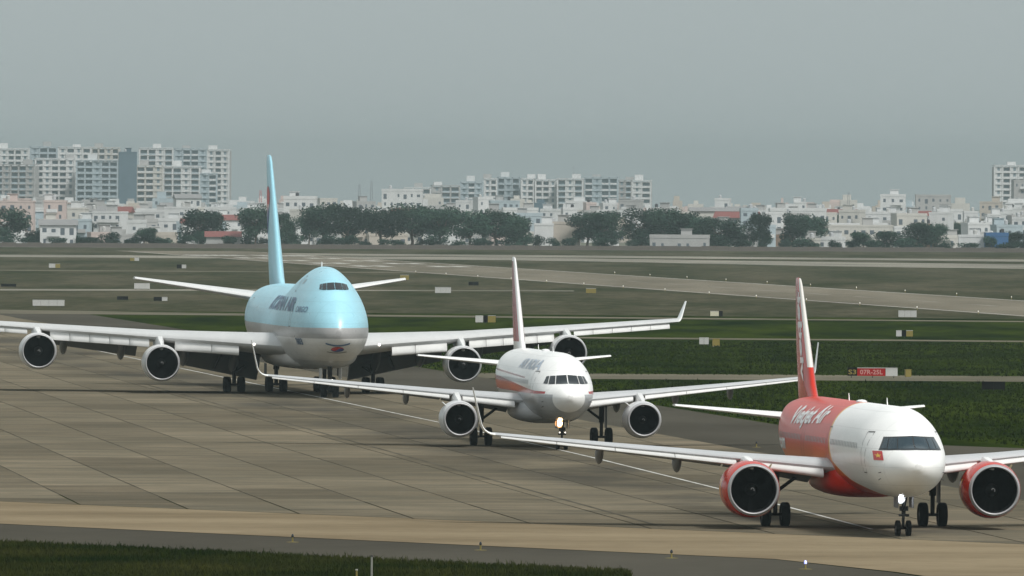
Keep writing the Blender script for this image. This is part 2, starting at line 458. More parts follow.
def canoe(wing, y, r, u0=.38, u1=1.12, drop=.5, droop=.45):
    """flap track fairing: a pod slung under the wing"""
    p0, p1 = Vector(wing.surf(y, u0, False)), Vector(wing.surf(y, min(u1, 1.0), False))
    c = wing.at(y)[3]; p1.x = p0.x + (u1 - u0) * c
    rings = []
    for i in range(13):
        t = i / 12; q = max(.04, sin(pi * min(1, t * .92 + .03)) ** .6) if t < .99 else .05
        p = p0.lerp(p1, t); zc = p.z - drop * .55 * sin(pi * min(1, t * 1.05)) - droop * t * t
        rings.append([(p.x, p.y + r * q * sin(2*pi*k/12), zc + drop * .62 * q * cos(2*pi*k/12)) for k in range(12)])
    return MB().loft(rings)

def make_engine(root, pos, par, mats, name='engine'):
    """par: Rl lip radius, Rm max radius, L nacelle length, Rf fan radius, blades"""
    Rl, Rm, L, Rf, nb, core = par
    e = MB().lathe([(.16, Rl + .03), (.4, lerp(Rl, Rm, .55)), (.9, lerp(Rl, Rm, .9)), (1.6, Rm), (L * .55, Rm * .985), (L * .75, Rm * .93), (L * .92, Rm * .82), (L, Rm * .76), (L - .03, Rm * .73), (L * .8, Rm * .78)], 56)
    eo = e.obj(name, mats['cowl'], root); eo.location = pos
    lip = MB().lathe([(.17, Rl + .034), (.07, Rl - .01), (.015, Rl - .045), (0, Rl - .07), (.012, Rl - .095), (.05, Rl - .115), (.1, Rl - .125)], 56).obj('inlet_lip', mats['lip'], eo)
    MB().lathe([(.1, Rl - .125), (.3, Rl - .15), (.9, Rf + .01), (1.6, Rf + .01)], 48).obj('inlet_duct', M['duct'], eo)
    fb = MB()
    for k in range(nb):
        a = 2 * pi * k / nb; v = []
        for rr in (.30, .5, .75, 1.0):
            r = rr * Rf; tw = radians(lerp(30, 62, rr)); ch = .5 * (2 * pi * Rf / nb) * lerp(.8, 1.15, rr)
            for sd in (-1, 1):
                dx, dt = -sd * ch * cos(tw), sd * ch * sin(tw)
                v.append((1.12 + dx, r * cos(a) - dt * sin(a), r * sin(a) + dt * cos(a)))
        fb.add(v, [(2*i, 2*i+1, 2*i+3, 2*i+2) for i in range(3)])
    fb.lathe([(1.5, Rf + .01), (1.5, .05)], 24)
    fb.obj('fan', M['fan'], eo)
    MB().lathe([(.72, .004), (.76, Rf * .07), (.86, Rf * .16), (1.0, Rf * .25), (1.16, Rf * .31)], 24).obj('spinner', M['spinner'], eo)
    sp = MB()
    for k in range(9):
        a0, a1 = k * .42, (k + 1) * .42; r0, r1 = lerp(.02, .10, k / 9) * Rf, lerp(.02, .10, (k + 1) / 9) * Rf
        X = lambda r: .70 + (r / Rf) * .52 - .012
        sp.add([(X(r0), r0 * cos(a0), r0 * sin(a0)), (X(r0 + .035), (r0 + .035) * cos(a0), (r0 + .035) * sin(a0)), (X(r1 + .035), (r1 + .035) * cos(a1), (r1 + .035) * sin(a1)), (X(r1), r1 * cos(a1), r1 * sin(a1))], [(0, 1, 2, 3)])
    sp.obj('spiral_mark', M['spiral'], eo)
    MB().lathe([(L * .8, core), (L, core * .95), (L + .55, core * .72), (L + .55, core * .6), (L * .9, core * .55)], 28).obj('core_nozzle', M['hot'], eo)
    MB().lathe([(L * .9, core * .5), (L + .5, core * .42), (L + 1.0, core * .15), (L + 1.15, .01)], 20).obj('exhaust_plug', M['hot'], eo)
    for sg in (1, -1):
        if mats.get('strake') and (mats['strake_side'] == 0 or sg == mats['strake_side']):
            a = radians(42); R0 = Rm * .97
            p = lambda x, r: (x, sg * r * sin(a), r * cos(a))
            q = lambda x, r: (x, sg * r * sin(a) + .03, r * cos(a) - .03)
            MB().add([p(.9, R0 - .06), p(2.0, R0 - .02), p(2.0, R0 + .30), p(1.5, R0 + .26), q(.9, R0 - .06), q(2.0, R0 - .02), q(2.0, R0 + .30), q(1.5, R0 + .26)],
                     [(0, 1, 2, 3), (7, 6, 5, 4), (0, 4, 5, 1), (1, 5, 6, 2), (2, 6, 7, 3), (3, 7, 4, 0)]).obj('strake', mats['strake'], eo, False)
    return eo
def make_pylon(root, wing, pos, Rm, L, mat, wd=.24):
    ex, ey, ez = pos; y = abs(ey); sg = wing.sg
    le = wing.surf(y, 0.0); rings = []
    back = wing.surf(y, .62, False)
    xs = [ex + .75, ex + 1.3, ex + 2.0, le[0] - .25, le[0] + .4, lerp(le[0], back[0], .5), back[0]]
    for i, x in enumerate(xs):
        t = (x - xs[0]) / (xs[-1] - xs[0])
        top = ez + Rm * .96 + (le[2] + .16 - ez - Rm * .96) * min(1, ((x - xs[0]) / (le[0] - xs[0])) ** .8) if x < le[0] else lerp(le[2] + .1, back[2] + .05, min(1, (x - le[0]) / (back[0] - le[0]) * 1.4))
        bot = ez + Rm * (.7 if x < ex + L * .85 else .35 + .9 * t * 0) if x < ex + L else lerp(ez + Rm * .45, back[2] - .02, min(1, (x - ex - L) / max(.5, back[0] - ex - L)))
        bot = min(bot, top - .02); ww = wd * max(.25, min(1, .3 + t * 4)) * (1 if t < .7 else max(.15, (1 - t) * 3.2))
        rings.append([(x, ey - ww, lerp(bot, top, .1)), (x, ey - ww, lerp(bot, top, .75)), (x, ey - ww * .55, top), (x, ey + ww * .55, top), (x, ey + ww, lerp(bot, top, .75)), (x, ey + ww, lerp(bot, top, .1)), (x, ey + ww * .5, bot), (x, ey - ww * .5, bot)])
    return fix_normals(MB().loft(rings).obj('engine_pylon', mat, root))
def wheel(parent, x, y, R, W, rim=.52):
    t = MB().lathe([(-W * .38, R * rim), (-W * .5, R * .68), (-W * .5, R * .84), (-W * .42, R * .95), (-W * .26, R), (W * .26, R), (W * .42, R * .95), (W * .5, R * .84), (W * .5, R * .68), (W * .38, R * rim)], 28, 'y')
    o = t.obj('tyre', M['tyre'], parent); o.location = (x, y, R)
    k = MB().lathe([(-W * .42, .01), (-W * .42, R * .16), (-W * .22, R * .22), (-W * .20, R * .42), (-W * .38, R * rim), (W * .38, R * rim), (W * .20, R * .42), (W * .22, R * .22), (W * .42, R * .16), (W * .42, .01)], 20, 'y')
    o = k.obj('wheel_rim', M['rim'], parent); o.location = (x, y, R)
def surface_pair(root, name, st, mat):
    res = []
    for sg in (1, -1):
        wg = Wing(st, sg); n = 8; y0, y1 = st[0][0], st[-1][0]
        o = fix_normals(wg.main([lerp(y0, y1, i / n) for i in range(n + 1)]).obj(name, mat, root)); res.append(o)
    return res
def fin_mesh(st):
    """st: (z, x_le, chord, tc) upright surface"""
    rings = []
    for z, xl, c, tc in st: rings.append([(xl + u * c, t * c, z) for u, t in [(q, (1 if i <= 13 else -1) * 5 * tc * (.2969 * sqrt(q) - .126 * q - .3516 * q * q + .2843 * q ** 3 - .1036 * q ** 4)) for i, q in enumerate(FOIL_U)]])
    return MB().loft(rings)

def narrowbody(spec):
    """single-aisle twin jet; fwd/aft are the lengths of the fuselage plugs"""
    fw, af = spec['fwd'], spec['fwd'] + spec['aft']
    r = empty('airliner', spec['loc'], spec['rz']); tag(r, spec['label'], 'airliner')
    L = 37.3 + af
    fx = [0, .12, .3, .8, 1.4, 1.65, 2.1, 2.7, 3.4, 4.5, 6, 7.2, 24 + af, 27 + af, 30 + af, 33 + af, 35.5 + af, L]
    zt = [3.38, 3.62, 3.80, 4.06, 4.23, 4.32, 4.66, 5.06, 5.38, 5.72, 5.96, 6.02, 6.02, 6.02, 5.98, 5.86, 5.68, 5.35]
    zb = [3.30, 3.05, 2.84, 2.50, 2.27, 2.19, 2.08, 1.98, 1.90, 1.83, 1.79, 1.79, 1.79, 2.12, 2.75, 3.60, 4.30, 4.85]
    wd = [.01, .33, .55, .90, 1.17, 1.26, 1.41, 1.58, 1.73, 1.88, 1.96, 1.975, 1.975, 1.94, 1.70, 1.22, .74, .22]
    zc = [3.34, 3.34, 3.32, 3.28, 3.25, 3.25, 3.27, 3.33, 3.44, 3.64, 3.86, 3.9, 3.9, 4.0, 4.35, 4.75, 5.0, 5.1]
    B = Body(fx, zt, zb, wd, zc, L, [(0, 0), (1.2, .05), (2, .26), (3, .34), (4.5, .28), (6, .10), (8, 0), (L, 0.0)])
    fus = B.mesh().obj('fuselage', spec['fus'], r)
    # cockpit panes in front view (y, z), starboard then port
    for sg in (1, -1):
        panes = [[(.03, 4.16), (.72, 4.13), (.62, 4.64), (.03, 4.69)], [(.765, 4.13), (1.12, 4.12), (.96, 4.61), (.665, 4.635)], [(1.16, 4.13), (1.37, 4.16), (1.15, 4.58), (1.0, 4.605)]]
        if spec['mask']:
            ms = [(.0, 4.10), (1.46, 4.06), (1.17, 4.67), (.0, 4.74)]
            v, f = patch([(sg * a, b) for a, b in ms], lambda y, z: B.front(y, z, .008), 12)
            fix_normals(obj('windscreen_surround', v, f, M['mask'], fus))
        for p in panes:
            v, f = patch([(sg * a, b) for a, b in p], lambda y, z: B.front(y, z, .02), 6)
            obj('cockpit_window', v, f, spec['glass'], fus)
    # doors, cabin windows
    dz = (3.0, 4.85)
    for sg in (1, -1):
        for dx in spec['doors']:
            mb = MB(); wdt = .84
            for (a, b, c, d) in ((dx, dx + .045, *dz), (dx + wdt, dx + wdt + .045, *dz), (dx, dx + wdt, dz[1], dz[1] + .045), (dx, dx + wdt, dz[0] - .045, dz[0])):
                v, f = patch([(a, c), (b, c), (b, d), (a, d)], lambda x, z: B.side(x, z, sg, .012), 4); mb.add(v, f)
            mb.obj('door_outline', M['panel_line'], fus, False)
        mb = MB(); x = 6.8
        while x < 28.5 + af:
            if not any(dx - .35 < x < dx + 1.0 for dx in spec['doors']):
                v, f = patch([(x, 4.06), (x + .17, 4.06), (x + .17, 4.32), (x, 4.32)], lambda q, z: B.side(q, z, sg, .015), 1); mb.add(v, f)
            x += .53
        tag(mb.obj('cabin_window_row', M['cabin_glass'], fus, False), kind='stuff')
    # belly fairing
    rings = []
    for t, hw, zb_, zt_ in ((0, .5, 1.95, 2.4), (.06, 1.35, 1.72, 2.9), (.16, 1.98, 1.56, 3.35), (.3, 2.22, 1.50, 3.45), (.55, 2.22, 1.50, 3.3), (.75, 2.1, 1.55, 3.1), (.9, 1.6, 1.72, 2.8), (1, .6, 1.95, 2.4)):
        x = lerp(10.3, 21.3, t) + fw; mid = (zb_ + zt_) / 2; hh = (zt_ - zb_) / 2
        rings.append([(x, hw * math.copysign(abs(sin(a)) ** .7, sin(a)), mid + hh * math.copysign(abs(cos(a)) ** .75, cos(a))) for a in [2 * pi * i / 28 for i in range(28)]])
    fix_normals(MB().loft(rings).obj('belly_fairing', spec['belly'], r))
    # wings
    for sg in (1, -1):
        st = [(1.3, 11.55 + fw, 2.92, 6.6, .145, 3.2), (1.98, 11.9 + fw, 2.98, 6.1, .14, 3.0), (6.4, 14.2 + fw, 3.36, 3.95, .12, 1.4), (12, 17.1 + fw, 3.84, 2.65, .112, .4), (17.05, 19.72 + fw, 4.30, 1.55, .11, -.4)]
        W = Wing(st, sg)
        ys = [1.3, 1.98, 3, 4.2, 5.3, 6.4, 8, 10, 12, 14, 15.6, 17.05]
        wo_ = fix_normals(W.main(ys).obj('wing', M['wing'], r))
        for a, b in ((2.25, 5.35), (6.15, 8.9), (8.93, 11.6), (11.63, 14.25), (14.28, 16.8)):
            fix_normals(W.slat(a, b, .15, .05, .035, 16).obj('slat', M['wing_le'], wo_, True, 60))
        for a, b in ((2.2, 6.3), (6.4, 13.2)): fix_normals(W.flap(a, b, .72, .03, .03, 14).obj('flap', M['flap_grey'], wo_, True, 50))
        for y in (4.7, 8.5, 12.1): fix_normals(canoe(W, y, .18, .42, 1.2, .66, .42).obj('flap_track_fairing', M['flap_grey'], wo_))
        # sharklet: swept up and back
        rings = []; p0 = W.at(17.05)
        for i in range(13):
            t = i / 12
            if t < .42:
                a = t / .42 * radians(80); R_ = .62; dy, dz_ = R_ * sin(a), R_ * (1 - cos(a)); ln = R_ * a
            else:
                q = (t - .42) / .58; a = radians(80); dy = .62 * sin(a) + q * 1.75 * cos(a); dz_ = .62 * (1 - cos(a)) + q * 1.75 * sin(a); ln = .62 * a + q * 1.75
            c = lerp(1.55, .55, t ** .9); xl = p0[1] + ln * .62
            tc = lerp(.10, .05, min(1, t * 2.5))
            ring = []
            for u, wz in foil(tc): ring.append((xl + u * c, sg * (17.05 + dy - wz * c * sin(a)), p0[2] + dz_ + wz * c * cos(a)))
            rings.append(ring if sg > 0 else ring[::-1])
        fix_normals(MB().loft(rings).obj('sharklet', spec['sharklet'], wo_))
        # navigation light
        # engine
        e = spec['engine']; pos = (e['x'] + fw, sg * 5.75, e['z'])
        make_engine(r, pos, e['par'], e['mats'])
        make_pylon(r, W, pos, e['par'][1], e['par'][2], e['pylon'])
        # main gear
        gx = 17.71 + fw; g = MB(); gy = sg * 3.795; R_ = .585
        g.tube((gx, gy, R_ - .02), (gx - .05, gy, 1.55), .105, n=12).tube((gx - .05, gy, 1.5), (gx - .2, gy, 3.0), .17, .17, 12)
        go = g.obj('main_landing_gear', M['gear'], r)
        MB().tube((gx, gy - .62, R_), (gx, gy + .62, R_), .075).obj('axle', M['gear'], go)
        MB().tube((gx - .1, gy, 1.65), (gx - .15, gy - sg * 1.75, 2.95), .085).tube((gx - .15, gy - sg * .9, 2.3), (gx - .15, gy - sg * .45, 2.95), .05).obj('side_stay', M['gear'], go)
        MB().tube((gx + .12, gy, .75), (gx + .42, gy, 1.1), .045).tube((gx + .42, gy, 1.1), (gx + .1, gy, 1.5), .045).obj('torque_link', M['gear'], go)
        MB().box(gx - .75, gx + .35, gy + sg * .26 - .02, gy + sg * .26 + .02, 1.15, 2.75).obj('gear_door', spec['geardoor'], go, False)
        for d in (-.4635, .4635): wheel(go, gx, gy + d, R_, .43)
    # tail
    xt = af
    st = [(.45, 30.9 + xt, 4.85, 4.15, .10, 0), (1.0, 31.3 + xt, 4.92, 3.9, .10, 0), (6.22, 34.75 + xt, 5.42, 1.45, .09, 0)]
    for o in surface_pair(r, 'horizontal_stabilizer', st, spec['stab']): pass
    zf = [(5.55, 27.2, 8.3, .05), (5.9, 28.9, 6.6, .08), (6.5, 29.95, 5.75, .10), (8.5, 31.85, 4.55, .10), (11.4, 34.6, 2.2, .10), (11.70, 34.98, 1.75, .08), (11.76, 35.3, 1.3, .03)]
    fo = fix_normals(fin_mesh([(z, x + xt, c, t) for z, x, c, t in zf]).obj('fin', spec['fin'], r))
    MB().box(34.9 + xt, 35.0 + xt, -.015, .015, 6.2, 11.0).obj('rudder_hinge', M['panel_line'], fo, False)
    # nose gear
    R_ = .38; gx = 5.07; g = MB().tube((gx, 0, R_), (gx - .12, 0, 1.1), .065).tube((gx - .12, 0, 1.05), (gx - .3, 0, 2.1), .10)
    go = g.obj('nose_landing_gear', M['gear'], r)
    MB().tube((gx, -.34, R_), (gx, .34, R_), .05).obj('axle', M['gear'], go)
    MB().tube((gx - .15, 0, 1.2), (gx - 1.3, 0, 2.0), .05).obj('drag_strut', M['gear'], go)
    MB().tube((gx + .1, 0, .5), (gx + .32, 0, .75), .03).tube((gx + .32, 0, .75), (gx + .02, 0, 1.05), .03).obj('torque_link', M['gear'], go)
    MB().tube((gx - .25, -.24, 1.0), (gx - .25, .24, 1.0), .055).box(gx - .3, gx - .15, -.2, .2, 1.2, 1.42).obj('steering_actuator', M['gear'], go)
    for sg in (1, -1):
        wheel(go, gx, sg * .25, R_, .22)
        MB().box(gx - .9, gx + .55, sg * .36 - .015, sg * .36 + .015, 1.35, 1.92).obj('gear_door', spec['geardoor'], go, False)
    for (ly, lz, lr, key) in spec['lamps']:
        o = MB().lathe([(-.05, .005), (-.04, lr * .4), (-.012, lr * .62)], 16).obj('landing_lamp', M[key], go); o.location = (gx - .38, ly, lz)
        o = MB().lathe([(-.012, lr * .62), (0, lr)], 16).obj('glow_or_metal_ring', M[key + '_rim'] if key + '_rim' in M else M['lip'], go); o.location = (gx - .38, ly, lz)  # warm and cold rings shine to imitate lamp glow; dim lamps get metal
        o = MB().lathe([(0.001, lr * 1.02), (.06, lr * 1.06), (.14, lr * .6), (.15, .005)], 16).obj('lamp_housing', M['gear'], go); o.location = (gx - .38, ly, lz)
    # antennas, beacon, probes
    for x, h_ in ((10.5, .34), (19.5 + fw, .34)):
        zt_ = B.sec(x)[0]
        MB().add([(x, -.02, zt_ - .03), (x + .3, -.012, zt_ - .03), (x + .34, -.008, zt_ + h_), (x + .2, -.008, zt_ + h_), (x, .012, zt_ - .03), (x + .3, .012, zt_ - .03), (x + .34, .008, zt_ + h_), (x + .2, .008, zt_ + h_)],
                 [(0, 1, 2, 3), (7, 6, 5, 4), (0, 4, 5, 1), (1, 5, 6, 2), (2, 6, 7, 3), (3, 7, 4, 0)]).obj('blade_antenna', M['white'], fus, False)
    xb = 15.2 + fw; o = MB().lathe([(0, .26), (.06, .25), (.11, .16), (.13, .02)], 18, 'z').obj('radome_fairing', M['white'], fus); o.location = (xb, 0, 6.0); o.scale = (2.2, 1, 1)
    for sg in (1, -1):
        for px, pz in ((2.3, 3.05), (2.6, 2.75)):
            a = B.side(px, pz, sg, 0); b = B.side(px, pz, sg, .12)
            MB().tube(a, b, .018, n=6).tube(b, (b[0] - .14, b[1], b[2]), .016, n=6).obj('pitot_probe', M['gear'], fus)
    return r, B, fus, fo

# --- the red and white jet in front
RZ = lambda yaw: pi / 2 + yaw
MAT_F321 = fuselage_a321(); MAT_NR = nacelle_red()
redbelly = grimy('red_belly', (.46, .015, .003), .3, 0, .1, 1, .25)
front, B1, fus1, fin1 = narrowbody(dict(
    fwd=4.27, aft=2.67, loc=(18.80, 576.3, 0), rz=RZ(.1085), label='red and white jet with red engines, nearest of the three taxiing aircraft',
    fus=MAT_F321, belly=redbelly, fin=fin_a321(), stab=M['white'], sharklet=M['white'], mask=True, glass=M['glass_blue'], geardoor=M['flap_grey'],
    doors=[4.6, 16.6, 25.6, 37.2],
    engine=dict(x=10.55, z=1.92, par=(1.20, 1.36, 4.3, 1.03, 20, .52), pylon=M['white'], mats=dict(cowl=MAT_NR, lip=M['lip_dull'], strake=M['yellow'], strake_side=-1)),
    lamps=[(.18, 1.74, .2, 'lamp_cold')]))
def star(B, cy, cz, R, off):
    pts = []
    for k in range(10):
        a = pi / 2 + k * pi / 5; q = R if k % 2 == 0 else R * .38
        pts.append((cy + q * cos(a), cz + q * sin(a)))
    v = [B.front(cy, cz, off)] + [B.front(a, b, off) for a, b in pts]
    return v, [(0, 1 + k, 1 + (k + 1) % 10) for k in range(10)]
for sg in (1,):
    v, f = patch([(sg * 1.34, 3.60), (sg * 1.66, 3.60), (sg * 1.66, 4.02), (sg * 1.34, 4.02)], lambda y, z: B1.front(y, z, .015), 5)
    fl = fix_normals(obj('flag_mark', v, f, M['red'], fus1))
v, f = star(B1, 1.50, 3.81, .12, .022); obj('flag_star', v, f, new_mat('flag_yellow', (.75, .50, .04), .4), fus1, False)
text_mesh('Vietjet Air', 11.5, 1.15, lambda u, q: B1.side(32.3 - u, 4.45 + q + u * .02, 1, .02), 'title_lettering', M['white_mark'], fus1, extra=.03)
text_mesh('.com', 3.2, .55, lambda u, q: B1.side(35.6 - u, 3.5 + q, 1, .02), 'title_lettering', M['white_mark'], fus1, extra=.03)
def fin_map(x0, z0, xt):
    def fn(u, q):  # text climbs the fin: u goes up, q towards the nose
        z = z0 + u; le = 29.95 + (z - 6.5) * .95 + xt; c = lerp(5.75, 2.0, (z - 6.5) / 5.0)
        x = x0 - q + (z - z0) * .72
        t = min(max((x - le) / c, .01), .99); y = 5 * .10 * c * (.2969 * sqrt(t) - .126 * t - .3516 * t * t + .2843 * t ** 3 - .1036 * t ** 4)
        return (x, y + .02, z)
    return fn
text_mesh('vietjet', 4.4, 1.5, fin_map(39.6, 6.7, 6.94), 'fin_lettering', M['white_mark'], fin1, 8, .04)

# --- the white jet with a red stripe in the middle
middle, B2, fus2, fin2 = narrowbody(dict(
    fwd=0.0, aft=0.0, loc=(3.62, 766.8, 0), rz=RZ(.0985), label='white jet with a red stripe and red fin, middle one of the three taxiing aircraft',
    fus=fuselage_a320(), belly=grimy('grey_belly', (.42, .43, .44), .3, 0, .1, 1), fin=fin_a320(), stab=M['white'], sharklet=M['white'], mask=False, glass=M['glass'], geardoor=M['flap_grey'],
    doors=[4.6, 27.4],
    engine=dict(x=10.75, z=1.78, par=(1.04, 1.17, 4.1, .86, 34, .50), pylon=M['nacelle_white'], mats=dict(cowl=M['nacelle_grey'], lip=M['lip'], strake=M['white'], strake_side=1)),
    lamps=[(.20, 1.66, .27, 'lamp_warm'), (.17, 1.10, .06, 'lamp_dim'), (-.17, 1.10, .06, 'lamp_dim')]))
text_mesh('AIR INDIA', 10.0, .60, lambda u, q: B2.side(15.0 - u, 4.95 + q, 1, .02), 'title_lettering', M['pale_letter'], fus2, extra=.02)

# --- the pale blue four-engined freighter
def jumbo():
    r = empty('cargo_airliner', (-13.22, 955.0, 0), RZ(.0998)); tag(r, 'pale blue and white four-engined cargo aircraft with a humped nose, farthest of the three taxiing', 'airliner')
    fx = [0, .15, .5, 1.0, 2.0, 3.0, 4.0, 5.0, 6.5, 8.5, 11, 14, 17, 20, 23, 26, 46, 52, 58, 63, 66.5, 68.6]
    zt = [5.05, 5.55, 6.15, 6.75, 7.60, 8.22, 8.74, 9.18, 9.62, 9.92, 10.08, 10.08, 9.85, 9.35, 8.8, 8.52, 8.5, 8.48, 8.38, 8.2, 7.95, 7.6]
    zb = [4.95, 4.56, 4.16, 3.80, 3.36, 3.06, 2.84, 2.68, 2.50, 2.36, 2.26, 2.16, 2.08, 2.08, 2.08, 2.08, 2.08, 2.7, 3.9, 5.1, 6.0, 6.7]
    wd = [.01, .48, .98, 1.38, 1.92, 2.26, 2.50, 2.68, 2.85, 2.99, 3.08, 3.15, 3.21, 3.25, 3.25, 3.25, 3.25, 3.1, 2.55, 1.75, 1.0, .35]
    zc = [5.0, 5.0, 5.02, 5.05, 5.1, 5.15, 5.2, 5.22, 5.25, 5.28, 5.3, 5.3, 5.3, 5.3, 5.3, 5.3, 5.3, 5.55, 6.2, 6.8, 7.05, 7.15]
    B = Body(fx, zt, zb, wd, zc, 68.6, [(0, 0), (2, .12), (4, .20), (6.5, .25), (14, .25), (19, .16), (25, .04), (68.6, 0.0)])
    fus = B.mesh(84, 1.2).obj('fuselage', fuselage_747(), r)
    for sg in (1, -1):
        for p in ([(.02, 8.36), (.60, 8.34), (.53, 8.86), (.02, 8.90)], [(.63, 8.34), (.94, 8.34), (.84, 8.80), (.56, 8.85)], [(.97, 8.34), (1.12, 8.38), (1.02, 8.74), (.87, 8.795)]):
            v, f = patch([(sg * a, b) for a, b in p], lambda y, z: B.front(y, z, .03, 11), 6)
            obj('cockpit_window', v, f, M['glass'], fus)
        for dx, z0, z1, wdt in ((8.8, 5.5, 7.3, 1.0), (50, 5.5, 7.3, 1.0), (12.2, 8.2, 9.3, .7)):
            mb = MB()
            for (a, b, c, d) in ((dx, dx + .07, z0, z1), (dx + wdt, dx + wdt + .07, z0, z1), (dx, dx + wdt, z1, z1 + .06), (dx, dx + wdt, z0 - .06, z0)):
                v, f = patch([(a, c), (b, c), (b, d), (a, d)], lambda x, z: B.side(x, z, sg, .015), 4); mb.add(v, f)
            mb.obj('door_outline', M['panel_line'], fus, False)
        for wx in (10.4, 11.2, 13.6):
            v, f = patch([(wx, 8.75), (wx + .28, 8.75), (wx + .28, 9.12), (wx, 9.12)], lambda q, z: B.side(q, z, sg, .02), 2); obj('cabin_window', v, f, M['cabin_glass'], fus, False)
    # titles and nose marks
    text_mesh('KOREAN AIR', 21.5, 1.1, lambda u, q: B.side(30.0 - u, 6.62 + q, 1, .03), 'title_lettering', M['navy'], fus, extra=.035)
    text_mesh('CARGO', 3.6, .45, lambda u, q: B.side(7.4 - u, 6.6 + q, 1, .03), 'title_lettering', M['navy'], fus, extra=.01)
    text_mesh('7603', 2.3, .52, lambda u, q: B.side(6.6 - u, 4.12 + q, 1, .03), 'fleet_number', M['navy'], fus, extra=.03)
    def ring(nm, mat, y0, y1, zfn, th):
        v = []; f = []
        for i in range(17):
            y = lerp(y0, y1, i / 16); z = zfn(y)
            v += [B.front(y, z - th / 2, .03), B.front(y, z + th / 2, .03)]
        obj(nm, v, [(2*i, 2*i+1, 2*i+3, 2*i+2) for i in range(16)], mat, fus, False)
    ring('nose_arc_mark', M['navy'], -.92, .92, lambda y: 4.12 + .16 * y * y / .8, .11)
    ring('nose_arc_mark', M['panel_line'], -.75, .75, lambda y: 3.56 + .10 * y * y / .6, .05)
    for mat, s_ in ((M['red'], 1), (M['blue'], -1)):
        v = []; f = []
        for i in range(21):
            t = -1 + 2 * i / 20; y = .50 * t; mid = .10 * sin(pi * t) * -1; e_ = .19 * sqrt(max(0, 1 - t * t))
            a, b = (mid, e_) if s_ > 0 else (-e_, mid)
            a, b = min(a, b), max(a, b)
            v += [B.front(y, 3.84 + a, .035), B.front(y, 3.84 + b, .035)]
        obj('roundel_mark', v, [(2*i, 2*i+1, 2*i+3, 2*i+2) for i in range(20)], mat, fus, False)
    # wing body fairing
    rings = []
    for t, hw, zb_, zt_ in ((0, .9, 2.35, 3.2), (.08, 2.4, 2.14, 4.1), (.2, 3.3, 2.02, 4.7), (.38, 3.55, 1.98, 4.9), (.65, 3.55, 1.98, 4.6), (.85, 3.0, 2.1, 4.2), (1, 1.3, 2.3, 3.2)):
        x = lerp(16.8, 38.5, t); mid = (zb_ + zt_) / 2; hh = (zt_ - zb_) / 2
        rings.append([(x, hw * math.copysign(abs(sin(a)) ** .7, sin(a)), mid + hh * math.copysign(abs(cos(a)) ** .75, cos(a))) for a in [2 * pi * i / 32 for i in range(32)]])
    fix_normals(MB().loft(rings).obj('belly_fairing', M['nacelle_white'], r))
    for sg in (1, -1):
        st = [(2.6, 18.0, 3.80, 15.6, .134, 2.4), (3.25, 18.55, 3.86, 14.9, .13, 2.2), (12.3, 26.4, 4.42, 9.6, .10, 1.2), (21, 34.0, 4.98, 6.9, .09, .2), (31.0, 42.7, 5.62, 4.1, .085, -.8)]
        W = Wing(st, sg)
        ys = [2.6, 3.25, 5, 7, 9, 10.6, 12.3, 14.5, 17, 19, 21, 23.5, 26, 28.5, 31]
        wo_ = fix_normals(W.main(ys).obj('wing', M['wing_747'], r))
        segs = [(6.0, 8.0), (8.03, 10.7)] + [(lerp(12.6, 20.0, i / 5) + .015, lerp(12.6, 20.0, (i + 1) / 5) - .015) for i in range(5)] + [(lerp(21.7, 30.2, i / 5) + .015, lerp(21.7, 30.2, (i + 1) / 5) - .015) for i in range(5)]
        for a, b in segs: fix_normals(W.slat(a, b, .13, .055, .05, 34 if a < 21 else 26, 4, cfix=1.05 if a < 11 else .92 if a < 21 else .62).obj('leading_edge_flap', M['wing_le'], wo_, True, 60))
        for a, b in ((3.6, 11.2), (13.0, 20.4)): fix_normals(W.flap(a, b, .74, .05, .05, 25).obj('flap', M['flap_grey'], wo_, True, 50))
        for y, rr in ((5.6, .34), (9.4, .30), (14.2, .30), (18.6, .30)): fix_normals(canoe(W, y, rr, .50, 1.18, 1.25, 1.35).obj('flap_track_fairing', M['flap_grey'], wo_))
        rings = []; p0 = W.at(31.0)
        for i in range(9):
            t = i / 8; a = radians(min(1, t * 5) * 62); c = lerp(3.6, 1.1, min(1, t * 1.0)) if t > .12 else lerp(4.1, 3.6, t / .12)
            dy, dz_ = .15 * min(1, t * 5) + t * .80, max(0, t - .08) * 1.75; xl = p0[1] + (.3 if t > 0 else 0) + t * 2.7
            ring_ = [(xl + u * c, sg * (31 + dy - wz * c * sin(a)), p0[2] + dz_ + wz * c * cos(a)) for u, wz in foil(.06)]
            rings.append(ring_ if sg > 0 else ring_[::-1])
        fix_normals(MB().loft(rings).obj('winglet', M['white'], wo_))
        for ey, ex, ez in ((11.85, 22.8, 2.42), (21.0, 30.8, 3.22)):
            pos = (ex, sg * ey, ez); par = (1.34, 1.46, 5.2, 1.17, 38, .62)
            make_engine(r, pos, par, dict(cowl=M['nacelle_white'], lip=M['lip']))
            make_pylon(r, W, pos, 1.46, 5.2, M['nacelle_white'], .3)
        for kind_, gx, gy in (('wing', 32.1, 5.5), ('body', 35.2, 1.92)):
            R_ = .62; g = MB().tube((gx, sg * gy, R_ + .05), (gx, sg * gy, 2.0), .16, n=12).tube((gx, sg * gy, 1.8), (gx - .2, sg * (gy - .1), 3.6), .25, n=12)
            go = g.obj('main_landing_gear', M['gear'], r)
            MB().tube((gx - .85, sg * gy, R_), (gx + .85, sg * gy, R_), .12).tube((gx - .74, sg * gy - .7, R_), (gx - .74, sg * gy + .7, R_), .08).tube((gx + .74, sg * gy - .7, R_), (gx + .74, sg * gy + .7, R_), .08).obj('bogie_beam', M['gear'], go)
